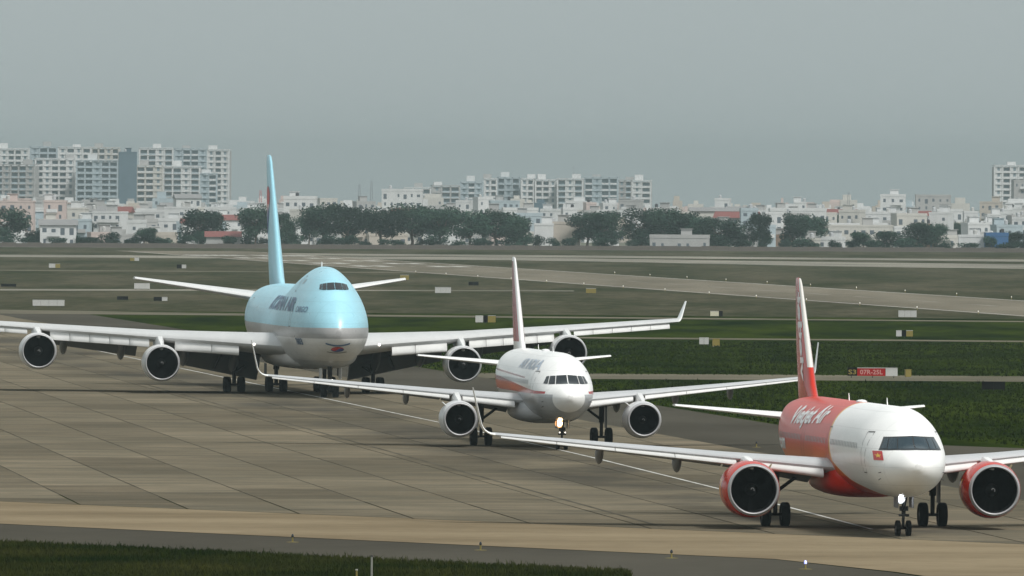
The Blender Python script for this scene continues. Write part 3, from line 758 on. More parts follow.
            if kind_ == 'wing':
                MB().tube((gx, sg * gy, 1.55), (gx - .1, sg * (gy - 2.2), 3.0), .10).obj('side_stay', M['gear'], go)
                o = MB().box(-1.1, 1.0, -.03, .03, -.95, .95).obj('gear_door', M['gear_dark'], go, False); o.location = (gx - .2, sg * (gy + 1.25), 2.75); o.rotation_euler = (sg * radians(24), 0, 0)
            else:
                MB().tube((gx - .1, sg * gy, 1.5), (gx - 1.8, sg * gy, 2.7), .09).obj('drag_strut', M['gear'], go)
                MB().box(gx - 2.4, gx - .6, sg * 2.9 - .03, sg * 2.9 + .03, 1.3, 2.3).obj('gear_door', M['gear_dark'], go, False)
            for dx in (-.74, .74):
                for d in (-.56, .56): wheel(go, gx + dx, sg * gy + d, R_, .48)
    st = [(.8, 57.0, 7.05, 9.2, .10, 0), (2.0, 58.0, 7.3, 8.4, .10, 0), (11.08, 65.0, 8.72, 2.7, .09, 0)]
    surface_pair(r, 'horizontal_stabilizer', st, M['nacelle_white'])
    fin_st = [(8.2, 52.0, 14.0, .05), (8.9, 54.6, 11.8, .08), (10, 56.2, 10.6, .09), (14, 60.5, 7.7, .09), (18.3, 65.2, 4.4, .09), (18.75, 65.8, 3.7, .07), (18.86, 66.4, 2.8, .03)]
    fo = fix_normals(fin_mesh(fin_st).obj('fin', fin_747(), r))
    def fsurf(x, z, sg, off=.03):
        for a, b in zip(fin_st, fin_st[1:]):
            if a[0] <= z <= b[0]:
                t = (z - a[0]) / (b[0] - a[0]); le, c, tc = lerp(a[1], b[1], t), lerp(a[2], b[2], t), lerp(a[3], b[3], t); break
        u = min(max((x - le) / c, .01), .99)
        return (x, sg * (5 * tc * c * (.2969 * sqrt(u) - .126 * u - .3516 * u * u + .2843 * u ** 3 - .1036 * u ** 4) + off), z)
    for mat, s_ in ((M['red'], 1), (M['white_mark'], 0), (M['blue'], -1)):
        v = []; n = 20; cx, cz, R_ = 64.6, 14.3, 2.0
        for i in range(n + 1):
            t = -1 + 2 * i / n; x = cx + R_ * t; e_ = R_ * sqrt(max(0, 1 - t * t)); mid = -.45 * sin(pi * t)
            lo, hi = {1: (mid + .12, e_), 0: (mid - .12, mid + .12), -1: (-e_, mid - .12)}[s_]
            lo, hi = max(-e_, min(lo, e_)), min(e_, max(lo, hi))
            v += [fsurf(x, cz + lo, 1), fsurf(x, cz + (lo + hi) / 2, 1), fsurf(x, cz + hi, 1)]
        obj('roundel_mark', v, [q for i in range(n) for q in ((3*i, 3*i+1, 3*i+4, 3*i+3), (3*i+1, 3*i+2, 3*i+5, 3*i+4))], mat, fo, False)
    gx, R_ = 7.9, .62
    go = MB().tube((gx, 0, R_), (gx - .1, 0, 1.7), .12).tube((gx - .1, 0, 1.5), (gx - .3, 0, 2.9), .18).obj('nose_landing_gear', M['gear'], r)
    MB().tube((gx, -.45, R_), (gx, .45, R_), .07).obj('axle', M['gear'], go)
    MB().tube((gx - .15, 0, 1.5), (gx + 1.6, 0, 2.6), .07).obj('drag_strut', M['gear'], go)
    for sg in (1, -1):
        wheel(go, gx, sg * .46, R_, .46)
        MB().box(gx - 1.6, gx + .6, sg * .75 - .02, sg * .75 + .02, 1.45, 2.3).obj('gear_door', M['nacelle_white'], go, False)
        for lz, lx in ((2.6, .0), (1.35, .2)):
            o = MB().lathe([(-.05, .005), (-.04, .06), (0, .085)], 14).obj('taxi_lamp', M['lamp_dim'], go); o.location = (gx - .42 - (.9 if lz > 2 else 0), sg * .16, lz)
        # inboard landing lights in the wing roots
        o = MB().lathe([(-.05, .005), (-.03, .07), (0, .10)], 16).obj('landing_lamp', M['lamp_dim'], r); p = Wing([(2.6, 18.0, 3.80, 15.6, .134, 2.4), (12.3, 26.4, 4.42, 9.6, .10, 1.2)], sg).pt(4.9, 0, 0); o.location = (p[0] - .06, p[1], p[2])
    for x in (15.5, 28.0):
        zt_ = B.sec(x)[0]; MB().box(x, x + .5, -.03, .03, zt_ - .05, zt_ + .42).obj('blade_antenna', M['white'], fus, False)
    return r
jumbo()

# ------------------------------------------------------------------ ground
AX, AY = -.0976, .99523              # unit vector along the taxiway
def cl(off, s): return (8.9 + AX * s + AY * off, 700.0 + AY * s - AX * off)    # offset to the right, distance along
def sheet(name, poly, z, mat, kind='structure', parent=None):
    o = obj(name, [(x, y, z) for x, y in poly], [tuple(range(len(poly)))], mat, parent, False)
    n = o.data.polygons[0].normal
    if n.z < 0: o.data.flip_normals()
    if kind: o['kind'] = kind
    return o
gv = []; gf = []
yy = [-60, 300, 700, 1500, 2500, 3600, 4500, 6000, 9000, 12500]; xx = [-2600, -800, -200, 0, 200, 800, 2600]
for y in yy:
    for x in xx: gv.append((x, y, 0.0))
for j in range(len(yy) - 1):
    for i in range(len(xx) - 1): k = j * len(xx) + i; gf.append((k, k + 1, k + len(xx) + 1, k + len(xx)))
tag(obj('ground', gv, gf, M['grass'], None, False), kind='structure')
Z1, Z2, Z3, Z4 = .012, .024, .040, .052
sheet('dry_field', [(-400, 1690), (-30, 1640), (60, 1600), (400, 1560), (400, 3440), (-400, 3440)], Z1, M['grass_dry'])
sheet('city_terrain', [(-1500, 3440), (1500, 3440), (1500, 12400), (-1500, 12400)], Z2, M['city_ground'])
tt = lambda x: 601.0 - 1.385 * x       # apron end / tan strip line
tb = lambda x: 559.8 - 1.42 * x
gt_ = lambda x: 532.6 - 1.40 * x
sheet('shoulder_asphalt', [(-120, tb(-120)), (11.5, tb(11.5)), (16, 526), (20, 505), (24, 470), (24, 380), (10, 380), (4, gt_(4)), (-120, gt_(-120))], Z1, M['asphalt'])
sheet('taxiway_strip', [(-120, tt(-120)), (70, tt(70)), (70, 380), (24.2, 380), (24.2, 470), (20.2, 505), (16.2, 526.2), (11.5, tb(11.5) + .3), (-120, tb(-120) + .3)], Z2, M['tan'])
sheet('taxiway_shoulder', [cl(13, -64), cl(13, 900), cl(25, 900), cl(25, 165), cl(24.7, 96), (33, 783), (60, 760), (90, 600), (90, 480)], Z1, M['asphalt'])
# cross taxiways and service roads
sheet('cross_taxiway', [cl(24.8, 366), (120, 1058), (120, 1090), cl(24.8, 398)], Z2, M['road'])
sheet('service_road', [cl(24.8, 672), (4, 1362), (120, 1333), (120, 1344), (4, 1376), cl(24.8, 688)], Z2, M['road'])
sheet('link_taxiway', [(-160, 1622), (-34, 1592), (60, 1562), (130, 1545), (130, 1556), (60, 1576), (-34, 1618), (-100, 1685), (-160, 1690)], Z2, M['road'])
sheet('link_road', [(-160, 1935), (-57, 1975), (-10, 2005), (10, 2010), (10, 2024), (-57, 2006), (-160, 1968)], Z2, M['pale'])
sheet('perimeter_track', [(-200, 2455), (0, 2435), (0, 2462), (-200, 2484)], Z2, M['road'])
def rwy(off, s): return (20.0 + AX * s + AY * off + (s * -.006), 2080.0 + AY * s)
sheet('runway', [rwy(0, -900), rwy(36, -900), rwy(36, 1200), rwy(0, 1200)], Z3, M['runway'])
sheet('far_taxiway', [(-200, 2950), (0, 2920), (30, 2850), (70, 2740), (140, 2640), (220, 2540), (220, 2660), (150, 2810), (70, 2920), (30, 2990), (0, 3040), (-200, 3050)], Z2, M['pale'])
sheet('outer_road', [(-60, 3100), (60, 3020), (220, 2900), (220, 2985), (60, 3120), (-60, 3190)], Z2, M['pale'])
for k in range(26):                                       # runway centreline, edge lines and touchdown blocks
    s0 = -860 + k * 62
    o = sheet('runway_centreline_dash', [rwy(17.5, s0), rwy(18.5, s0), rwy(18.5, s0 + 32), rwy(17.5, s0 + 32)], Z4, M['pale'])
for off in (.8, 34.6): sheet('runway_edge_line', [rwy(off, -900), rwy(off + .5, -900), rwy(off + .5, 1150), rwy(off, 1150)], Z4, M['paint'])
for s0 in (560, 660, 760, 860):
    for off in ((6, 9), (10.5, 13.5), (22.5, 25.5), (27, 30)):
        sheet('touchdown_mark', [rwy(off[0], s0), rwy(off[1], s0), rwy(off[1], s0 + 30), rwy(off[0], s0 + 30)], Z4, M['paint'])
for k in range(6):
    for sgn in (0, 1):
        off = 3 + k * 2.3 + sgn * 16.5; sheet('threshold_bar', [rwy(off, 960), rwy(off + 1.4, 960), rwy(off + 1.4, 1010), rwy(off, 1010)], Z4, M['paint'])

# apron of concrete slabs in lanes, joints recessed
apron = sheet('apron', [cl(-75, 900), cl(13, 900), cl(13, -90), (-52 + 0, tt(-52)), (-120, tt(-120)), (-160, 1500)], Z1 + .004, M['joint'])
apron.data.materials.clear(); apron.data.materials.append(M['joint'])
LW, LL = 4.98, 21.0
def clip(poly, keep):                                      # keep(p) >= 0 half plane
    out = []
    for a, b in zip(poly, poly[1:] + poly[:1]):
        ka, kb = keep(a), keep(b)
        if ka >= 0: out.append(a)
        if (ka >= 0) != (kb >= 0): t = ka / (ka - kb); out.append((lerp(a[0], b[0], t), lerp(a[1], b[1], t)))
    return out
def slab_mesh(poly):
    n = len(poly); v = [(x, y, .016) for x, y in poly] + [(x, y, 0) for x, y in poly]
    return v, [tuple(range(n))] + [(i, n + i, n + (i + 1) % n, (i + 1) % n) for i in range(n)]
g0 = .055; g1 = .03
base = [(-LW / 2 + g0, -LL / 2 + g1), (LW / 2 - g0, -LL / 2 + g1), (LW / 2 - g0, LL / 2 - g1), (-LW / 2 + g0, LL / 2 - g1)]
sv, sf = slab_mesh(base)
slab0 = bpy.data.meshes.new('concrete_slab'); slab0.from_pydata(sv, [], sf); slab0.materials.append(M['slab'])
rest = MB(); n_slab = 0; cand = []
SX, SY = -.0865, .99625
def lane(off, q): return (-2.75 + SX * q + SY * off, 700.0 + SY * q - SX * off)
edge_a, edge_b = cl(12.9, -90), cl(12.9, 900)
def right_of(p): return -((edge_b[0] - edge_a[0]) * (p[1] - edge_a[1]) - (edge_b[1] - edge_a[1]) * (p[0] - edge_a[0])) / -990.0
for li in range(-16, 8):
    off = LW * (li + .5)
    for k in range(-9, 46):
        q = k * LL + (li * 7.3) % LL
        c = lane(off, q); D = c[1]
        if D < 555: continue
        u = 512 + FPX * c[0] / D
        cand.append((D, off, q, c, -90 < u < 1110))
cand.sort(key=lambda q: (not q[4], q[0]))
for D, off, q, c, vis in cand:
    wp = [lane(off + a, q + b) for a, b in base]
    near = lambda p: p[1] - tt(p[0]) - .12
    k_ = [near(p) for p in wp] + [right_of(p) for p in wp]
    poly = wp
    if min(k_) < 0: poly = clip(clip(wp, near), right_of)
    if len(poly) < 3 or max(p[1] for p in poly) - min(p[1] for p in poly) < .6: continue
    if vis and n_slab < 298:
        n_slab += 1
        if min(k_) >= 0:
            share('concrete_slab', slab0, apron, (c[0], c[1], Z1 + .004), atan2(-SX, SY))
        else:
            v, f = slab_mesh([(x - c[0], y - c[1]) for x, y in poly])
            o = obj('concrete_slab', v, f, M['slab'], apron, False); o.location = (c[0], c[1], Z1 + .004)
            if o.data.polygons[0].normal.z < 0: o.data.flip_normals()
    else:
        v, f = slab_mesh(poly); rest.add([(x, y, z + Z1 + .004) for x, y, z in v], f)
tag(rest.obj('far_slabs', M['slab'], apron, False), kind='stuff')
sheet('drain_cover_strip', [lane(.75, -105), lane(.93, -105), lane(.93, 330), lane(.75, 330)], Z4 - .008, M['joint'])
# painted lines
clp = [(-46.5, 1293), (-29.4, 1114), (-12.2, 935.5), (-5.1, 862), (4.8, 750), (11.2, 671), (17.1, 592)]
sheet('taxiway_centreline', [(x - .1, y) for x, y in clp] + [(x + .1, y) for x, y in clp[::-1]], Z4, M['paint'])
sheet('taxiway_branch_line', [cl(-1.5, 24), cl(-1.3, 24.6), cl(-8.4, 12.6), cl(-8.5, 12)], Z4, M['joint'])

# ------------------------------------------------------------------ grass blades (uncountable)
def tufts(name, n, region, hmin, hmax, wid, mat, nb=3):
    mb_v = []; mb_f = []; k = 0
    while k < n:
        x, y = region()
        if x is None: continue
        h_ = random.uniform(hmin, hmax) * (1 if random.random() > .12 else 1.7)
        for b in range(nb):
            a = random.uniform(0, pi); dx, dy = cos(a) * wid, sin(a) * wid; lx, ly = random.gauss(0, .35) * h_, random.gauss(0, .35) * h_
            i = len(mb_v); ox, oy = random.gauss(0, wid), random.gauss(0, wid)
            mb_v += [(x + ox - dx, y + oy - dy, 0), (x + ox + dx, y + oy + dy, 0), (x + ox + lx, y + oy + ly, h_)]; mb_f.append((i, i + 1, i + 2))
        k += 1
    return tag(obj(name, mb_v, mb_f, mat, None, False), kind='stuff')
def blade_mat(name, a, b, sc):
    m = new_mat(name, a, .8, 0, 0.0); v, x, y, z = coords(m); n = noise(m, v, sc, 3).step(.3, .7); n2 = noise(m, v, 1.5, 2)
    setcol(m, scalecol(m, colmix(m, n, a, b), n2 * .7 + .65)); return m
M['blade'] = blade_mat('grass_blade', (.006, .015, .0006), (.038, .040, .008), .10)
M['blade_far'] = blade_mat('grass_blade_far', (.004, .011, .0003), (.024, .038, .002), .06)
M['weed'] = blade_mat('weed_clump', (.022, .028, .012), (.040, .040, .022), .05)
def reg_fore():
    x = random.uniform(-27, 5); y = random.uniform(512, 572); return (x, y) if y < gt_(x) - .5 + 1.6 * (random.random() ** 3) * (sin(x * 1.7) * .5 + .6) else (None, None)
tag(tufts('foreground_grass', 30000, reg_fore, .06, .2, .03, M['blade']), 'dark green grass verge along the bottom left edge', None)
def reg_right():
    y = random.uniform(786, 1335); x = random.uniform(-30, y * .044 + 3)
    e = cl(25.4, (y - 700) / AY)[0]
    if y < 860: e = max(e, lerp(34, 18.6, (y - 783) / 77.0) if y > 783 else 99)
    if x < e or 1055 < y < 1093: return None, None
    return x, y
tufts('infield_grass', 24000, reg_right, .08, .22, .08, M['blade_far'], 2)
# ------------------------------------------------------------------ airfield signs, boxes and lights
def P(u, v, z=0.0):
    """where a thing seen at that place of the picture stands on the ground (world metres)"""
    du, dv = u - 512, v - HORIZON
    a = (du + ROLL * dv) / (1 + ROLL * ROLL); b = dv - ROLL * a
    D = FPX * (CAM_H - z) / b; return a * D / FPX, D
def sign(loc, panels, h, th, label, z0=.25, name='guidance_sign', txt=()):
    """panels: (width, material) from left to right as seen; on short legs"""
    tot = sum(p[0] for p in panels); x, y = loc
    r = empty(name, (x, y, 0), random.uniform(-.06, .06)); tag(r, label, 'sign'); px = -tot / 2
    for i, (wd_, mt) in enumerate(panels):
        mb = MB().box(px + .012, px + wd_ - .012, -th / 2, th / 2, z0, z0 + h)
        po = mb.obj('sign_panel', mt, r, False)
        MB().box(px + .008, px + wd_ - .008, -th / 2 - .02, th / 2 + .02, z0 + h + .002, z0 + h + .05).obj('frame_rail', M['signwhite'] if mt is not M['black'] else M['black'], po, False)
        for t_ in txt:
            if t_[0] == i: text_mesh(t_[1], wd_ * .8, h * .62, lambda u, q: (px + wd_ * .1 + u, -th / 2 - .006, z0 + h * .19 + q), 'sign_lettering', t_[2], po, 1, .02)
        px += wd_
    for q in (-tot * .42, 0, tot * .42): MB().tube((q, 0, 0), (q, 0, z0 + .02), .035, n=6).obj('leg', M['gear'], r)
    return r
sw, yb, bk, rd = M['signwhite'], M['yellow'], M['black'], grimy('sign_red', (.26, .004, .005), .6, 0, .12, 2, .15)
x, y = P(872, 378.2); sign((x, y), [(.85, bk), (2.45, rd), (1.05, sw)], .66, .25, 'red runway holding sign with white end panel on the right-hand grass', .2, txt=((0, 'S3', yb), (1, '07R-25L', grimy('sign_letter', (.40, .22, .20), .5))))
def box_thing(name, u, v, w_, h_, d_, mat, label, cat, lid=None):
    x, y = P(u, v); r = empty(name, (x, y, 0), random.uniform(-.2, .2)); tag(r, label, cat)
    o = MB().box(-w_/2, w_/2, -d_/2, d_/2, .06, h_).obj('cabinet', mat, r, False)
    bm = bmesh.new(); bm.from_mesh(o.data); bmesh.ops.bevel(bm, geom=bm.edges[:], offset=.03, segments=2, affect='EDGES'); bm.to_mesh(o.data); bm.free()
    MB().box(-w_/2 - .04, w_/2 + .04, -d_/2 - .04, d_/2 + .04, 0, .06).obj('plinth', M['pale'], r, False)
    MB().box(-w_/2 - .02, w_/2 + .02, -d_/2 - .02, d_/2 + .02, h_ + .002, h_ + .05).obj('lid', lid or mat, r, False)
    return r
box_thing('cable_cabinet', 907.5, 377.6, .52, .66, .45, yb, 'small yellow cabinet just right of the red runway sign', 'cabinet')
x, y = P(993, 391); sign((x, y), [(.95, bk), (.95, bk)], .6, .22, 'black-backed sign in the grass near the right edge', .12)
x, y = P(703.5, 346.2); sign((x, y), [(.5, sw), (.5, sw)], .66, .22, 'white-backed sign beside a yellow cabinet, just right of the freighter winglet', .2)
box_thing('cable_cabinet', 715.5, 346.6, .75, .78, .5, yb, 'yellow cabinet beside the white-backed sign right of the freighter winglet', 'cabinet')
x, y = P(904, 338.0); sign((x, y), [(.62, sw), (.5, bk), (.75, yb)], .62, .22, 'white, black and yellow sign in the grass below the runway at right', .18)
x, y = P(907, 318.6); sign((x, y), [(.8, sw), (.8, sw), (.75, sw)], .8, .22, 'long white-backed sign close to the runway edge at right', .2)
x, y = P(716, 317.2); sign((x, y), [(1.1, grimy('sign_cream', (.5, .48, .36), .5, 0, .12, 2)), (.5, bk)], .6, .22, 'cream and black sign between the service roads above the freighter winglet', .15)
x, y = P(485, 324.0); sign((x, y), [(.95, sw), (.55, bk), (.95, yb)], .78, .22, 'white, black and yellow sign left of the striped jet fin', .2)
x, y = P(442.5, 294.2); sign((x, y), [(.85, sw), (.85, sw), (.8, sw)], .85, .22, 'wide white-backed sign on the far grass right of the freighter nose', .2)
x, y = P(473, 286.2); sign((x, y), [(.85, bk), (.85, bk)], .55, .22, 'low black-backed sign on the far grass left of the striped jet fin', .15)
x, y = P(590.5, 294.0); sign((x, y), [(.8, yb), (.8, yb)], .7, .22, 'yellow sign near the runway edge right of the striped jet fin', .15)
x, y = P(404, 280.5); sign((x, y), [(.8, yb), (.8, yb)], .8, .22, 'yellow sign past the tip of the freighter tailplane', .15)
x, y = P(141.5, 290.0); sign((x, y), [(.85, sw), (.85, sw), (.8, sw)], .85, .22, 'white-backed sign below the left tip of the freighter tailplane', .2)
x, y = P(48, 308.0); sign((x, y), [(1.1, sw), (1.1, sw), (1.1, sw), (1.0, sw)], .75, .22, 'long pale sign on the grass at far left', .3)
x, y = P(134, 261.5); sign((x, y), [(1.0, yb), (1.0, sw)], .7, .22, 'small pale yellow sign on the distant field at left', .15)
x, y = P(54, 268.5); sign((x, y), [(1.3, sw), (1.0, yb)], .8, .22, 'pale sign beside the far track at left', .15)
x, y = P(181, 269.0); sign((x, y), [(1.0, bk), (.9, sw)], .7, .22, 'dark and pale sign beside the far track left of the freighter fin', .15)
x, y = P(160, 301.5); sign((x, y), [(1.2, bk), (.8, sw)], .5, .22, 'low dark sign on the grass between two roads at left', .1)
x, y = P(8, 287.2); sign((x, y), [(1.3, bk), (1.2, bk)], .4, .22, 'low black sign by the far-left frame edge', .1)
x, y = P(122, 300.5); sign((x, y), [(.8, bk), (.8, bk)], .45, .22, 'short black sign on the left grass above the freighter wing', .1)
M['edge_base'] = grimy('edge_light_base', (.13, .105, .03), .7, 0, .2, 4, .1)
def edge_light(u, v, lamp, label, group, big=1.0, base=None):
    x, y = P(u, v); r = empty('taxiway_light', (x, y, 0)); tag(r, label, 'airfield light', group)
    MB().lathe([(0, .30), (.02, .29), (.035, .10), (.04, .01)], 14, 'z').obj('base_plate', base or M['edge_base'], r)
    MB().tube((0, 0, .02), (0, 0, .24 * big), .035, n=8).obj('stem', yb, r)
    o = MB().lathe([(0, .055), (.05, .06), (.12, .045), (.15, .005)], 12, 'z').obj('lamp', lamp, r); o.location = (0, 0, .24 * big)
ln = M['glass']
for (u, v, k) in ((292, 542.5, 'leftmost'), (480, 550.5, 'second from the left'), (671, 558.5, 'third from the left')):
    edge_light(u, v, ln, f'{k} of the small yellow edge lights along the near shoulder', 'edge lights along the near shoulder')
edge_light(805, 569.5, M['lamp_blue'], 'blue-topped edge light on the near shoulder under the front jet', 'edge lights along the near shoulder')
edge_light(756, 447.5, ln, 'small dark edge light on the asphalt between the two nearest jets', 'edge lights along the near shoulder')
for i in range(15):
    for off, side_ in ((-1.5, 'near'), (37.5, 'far')):
        s = -480 + i * 60; x, y = rwy(off, s); u = 512 + FPX * x / y
        if -5 < u < 1030:
            r = empty('runway_light', (x, y, 0)); tag(r, f'tiny amber lamp on the {side_} edge of the runway, number {["one","two","three","four","five","six","seven","eight","nine","ten","eleven","twelve","thirteen","fourteen","fifteen"][i]} from the right', 'airfield light', 'runway edge lights')
            MB().tube((0, 0, 0), (0, 0, .3), .05, n=6).obj('stem', yb, r)
            o = MB().lathe([(0, .06), (.08, .07), (.15, .05), (.18, .01)], 8, 'z').obj('lamp', M['lamp_amber'], r); o.location = (0, 0, .3)
x, y = P(371, 586); r = empty('marker_post', (x, y, 0)); tag(r, 'thin grey post standing in the foreground grass at the bottom edge', 'post')
MB().tube((0, 0, 0), (0, 0, 1.18), .045, .04, 8).obj('pole', grimy('post_grey', (.2, .2, .18), .6), r); MB().tube((0, 0, 1.18), (0, 0, 1.23), .055, n=8).obj('cap', M['gear'], r)
x, y = P(356, 584); r = empty('marker_post', (x, y, 0)); tag(r, 'short pale stake beside the thin grey post in the foreground grass', 'post')
MB().tube((0, 0, 0), (0, 0, .55), .04, .035, 8).obj('pole', M['yellow'], r); MB().tube((0, 0, .55), (0, 0, .6), .05, n=8).obj('cap', M['signwhite'], r)

# ------------------------------------------------------------------ perimeter wall
M['wall_brown'] = ground_mat('perimeter_wall_render', (.10, .09, .078), (.15, .13, .115), .06, .5, .9, .2)
wall = empty('perimeter_wall', (0, 3440, 0)); tag(wall, 'long low brownish boundary wall of concrete panels in front of the city', 'wall')
pm = MB().box(-1.62, 1.62, -.09, .09, 0, 1.25).v, MB().box(-1.62, 1.62, -.09, .09, 0, 1.25).f
pmesh = bpy.data.meshes.new('wall_panel'); pmesh.from_pydata(pm[0], [], pm[1]); pmesh.materials.append(M['wall_brown'])
pb = MB().box(-.16, .16, -.16, .16, 0, 1.4); qmesh = bpy.data.meshes.new('wall_post'); qmesh.from_pydata(pb.v, [], pb.f); qmesh.materials.append(M['wall_brown'])
for i in range(94):
    x = -163 + i * 3.5
    share('wall_panel', pmesh, wall, (x, 0, random.uniform(-.12, .12)), 0)
    share('wall_post', qmesh, wall, (x + 1.75, 0, 0), 0)

# ------------------------------------------------------------------ houses and blocks of flats
WALLC = {'white': (.53, .54, .54), 'cream': (.46, .45, .42), 'grey': (.34, .34, .335), 'pinkish': (.46, .385, .36), 'beige': (.40, .365, .32), 'pale blue': (.34, .40, .43), 'slate': (.10, .145, .175), 'blue': (.04, .11, .24), 'red': (.33, .05, .045), 'brown': (.22, .15, .11)}
for k, c in WALLC.items(): M['w_' + k] = grimy('render_' + k.replace(' ', '_'), c, .85, 0, .18, .35, .2, (1, 1, .4))
M['roof_red'] = grimy('roof_red', (.17, .055, .048), .7, 0, .2, .4); M['roof_grey'] = grimy('roof_grey', (.20, .20, .20), .7, 0, .2, .4)
M['pane'] = new_mat('house_glass', (.10, .12, .14), .25); M['pane_blue'] = new_mat('tower_glass', (.19, .24, .27), .3)
M['tank'] = grimy('water_tank_steel', (.45, .46, .47), .4, .3, .1, 2); M['tank_black'] = grimy('water_tank_black', (.04, .04, .045), .6)
ORD = ['first', 'second', 'third', 'fourth', 'fifth', 'sixth', 'seventh', 'eighth', 'ninth', 'tenth', 'eleventh', 'twelfth', 'thirteenth', 'fourteenth', 'fifteenth', 'sixteenth', 'seventeenth', 'eighteenth', 'nineteenth']
def ordinal(n):
    if n < 19: return ORD[n]
    n += 1; t = {2: 'twent', 3: 'thirt', 4: 'fort', 5: 'fift', 6: 'sixt'}[n // 10]
    return t + 'ieth' if n % 10 == 0 else t + 'y-' + ORD[n % 10 - 1]
STOREY = {1: 'single-storey', 2: 'two-storey', 3: 'three-storey', 4: 'four-storey', 5: 'five-storey', 6: 'six-storey'}
rg = random.Random(11)
def house(x, y, w_, d_, floors, col, label, roof='flat', fh=3.1, group=None, blank=False, cat='house', rz=None):
    r = empty('house', (x, y, 0), rg.uniform(-.25, .25) if rz is None else rz); tag(r, label, cat, group); h_ = floors * fh
    wm = M['w_' + col]
    MB().box(-w_/2, w_/2, -d_/2, d_/2, 0, h_).obj('wall', wm, r, False)
    if roof == 'flat':
        p = MB(); t = .18; ph = rg.uniform(.5, 1.1)
        for a in ((-w_/2 - .1, w_/2 + .1, -d_/2 - .1, -d_/2 + t), (-w_/2 - .1, w_/2 + .1, d_/2 - t, d_/2 + .1), (-w_/2 - .1, -w_/2 + t, -d_/2 + t, d_/2 - t), (w_/2 - t, w_/2 + .1, -d_/2 + t, d_/2 - t)): p.box(*a, h_ + .01, h_ + ph)
        p.obj('roof_parapet', wm, r, False)
        if rg.random() < .7:
            q = rg.uniform(-w_ * .3, w_ * .3); MB().box(q - 1.5, q + 1.5, 0, d_ * .3, h_ + .01, h_ + 2.5).box(q - 1.8, q + 1.8, -.3, d_ * .3 + .3, h_ + 2.51, h_ + 2.65).obj('stair_head', M['w_' + rg.choice(['white', 'grey', col])], r, False)
        if rg.random() < .6:
            q = rg.uniform(-w_ * .35, w_ * .35); z0 = h_ + .8; o = MB().lathe([(0, .01), (0, .6), (1.1, .6), (1.35, .3), (1.4, .01)], 10, 'z')
            for lx, ly in ((-.4, -.4), (.4, -.4), (.4, .4), (-.4, .4)): o.tube((lx, ly, -.8), (lx, ly, 0), .05, n=4)
            o = o.obj('water_tank', M[rg.choice(['tank', 'tank', 'tank_black', 'signwhite'])], r); o.location = (q, -d_ * .2, z0)
    else:
        rh = rg.uniform(1.2, 2.2); e = .5
        v = [(-w_/2 - e, -d_/2 - e, h_ + .01), (w_/2 + e, -d_/2 - e, h_ + .01), (w_/2 + e, d_/2 + e, h_ + .01), (-w_/2 - e, d_/2 + e, h_ + .01), (-w_/2 - e, 0, h_ + rh), (w_/2 + e, 0, h_ + rh)]
        obj('roof', v, [(0, 1, 5, 4), (2, 3, 4, 5), (0, 4, 3), (1, 2, 5), (3, 2, 1, 0)], M['roof_' + roof], r, False)
    if not blank:
        g = MB(); bal = M['w_' + rg.choice(['white', 'white', col, 'grey'])]; nb = max(1, int(w_ / 2.3))
        for f_ in range(floors):
            for b in range(nb):
                if rg.random() < .12: continue
                cx = -w_/2 + (b + .5) * w_ / nb; ww = rg.choice([.35, .45, .6]); z0 = f_ * fh + 1.0; zz = z0 + rg.choice([1.0, 1.2])
                if f_ and rg.random() < .3: z0 -= .75; ww = .6
                g.box(cx - ww, cx + ww, -d_/2 - .012, -d_/2 + .1, z0, zz)
            if f_ and rg.random() < .65:
                a = rg.uniform(-w_/2, 0); b = rg.uniform(0, w_/2)
                pts_ = [(-1.1, -.12), (-.02, -.12), (-.02, .08), (-1.03, .08), (-1.03, .95), (-1.1, .95)]
                MB().loft([[(q, -d_/2 + p, f_ * fh + z_) for p, z_ in pts_] for q in (a, b)]).obj('balcony', bal, r, False)
        tag(g.obj('window_glazing', M['pane'], r, False), kind='stuff')
    return r
cols = ['white'] * 11 + ['cream'] * 3 + ['grey'] * 4 + ['pinkish'] + ['beige'] + ['pale blue'] * 2 + ['brown']
ROWS = [(3560, 'front', (1, 1, 2), .4), (3720, 'second', (1, 2, 2), .8), (3950, 'third', (2, 2, 3), .85), (4250, 'fourth', (2, 3, 3), .85), (4600, 'fifth', (2, 3, 3), .85), (5050, 'sixth', (2, 3, 4), .8)]
for D, rn, fl, dens in ROWS:
    half = D * .0428; x = -half; i = 0
    while x < half:
        w_ = rg.choice([rg.uniform(4, 7), rg.uniform(5, 9), rg.uniform(8, 14)])
        if rg.random() < dens:
            c = rg.choice(cols); f_ = rg.choice(fl); rf = 'flat' if rg.random() < .92 else rg.choice(['red', 'grey'])
            lab = f'{c} {STOREY[f_]} house with {"flat roof" if rf == "flat" else rf + " pitched roof"}, {ordinal(i)} from the left in the {rn} row'
            house(x + w_ / 2, D + rg.uniform(-60, 60), w_, rg.uniform(7, 11), f_, c, lab, rf, rg.uniform(2.7, 3.3), group='small houses of the city'); i += 1
        x += w_ * rg.uniform(.85, 1.15) + rg.choice([0, 0, .5, 2])
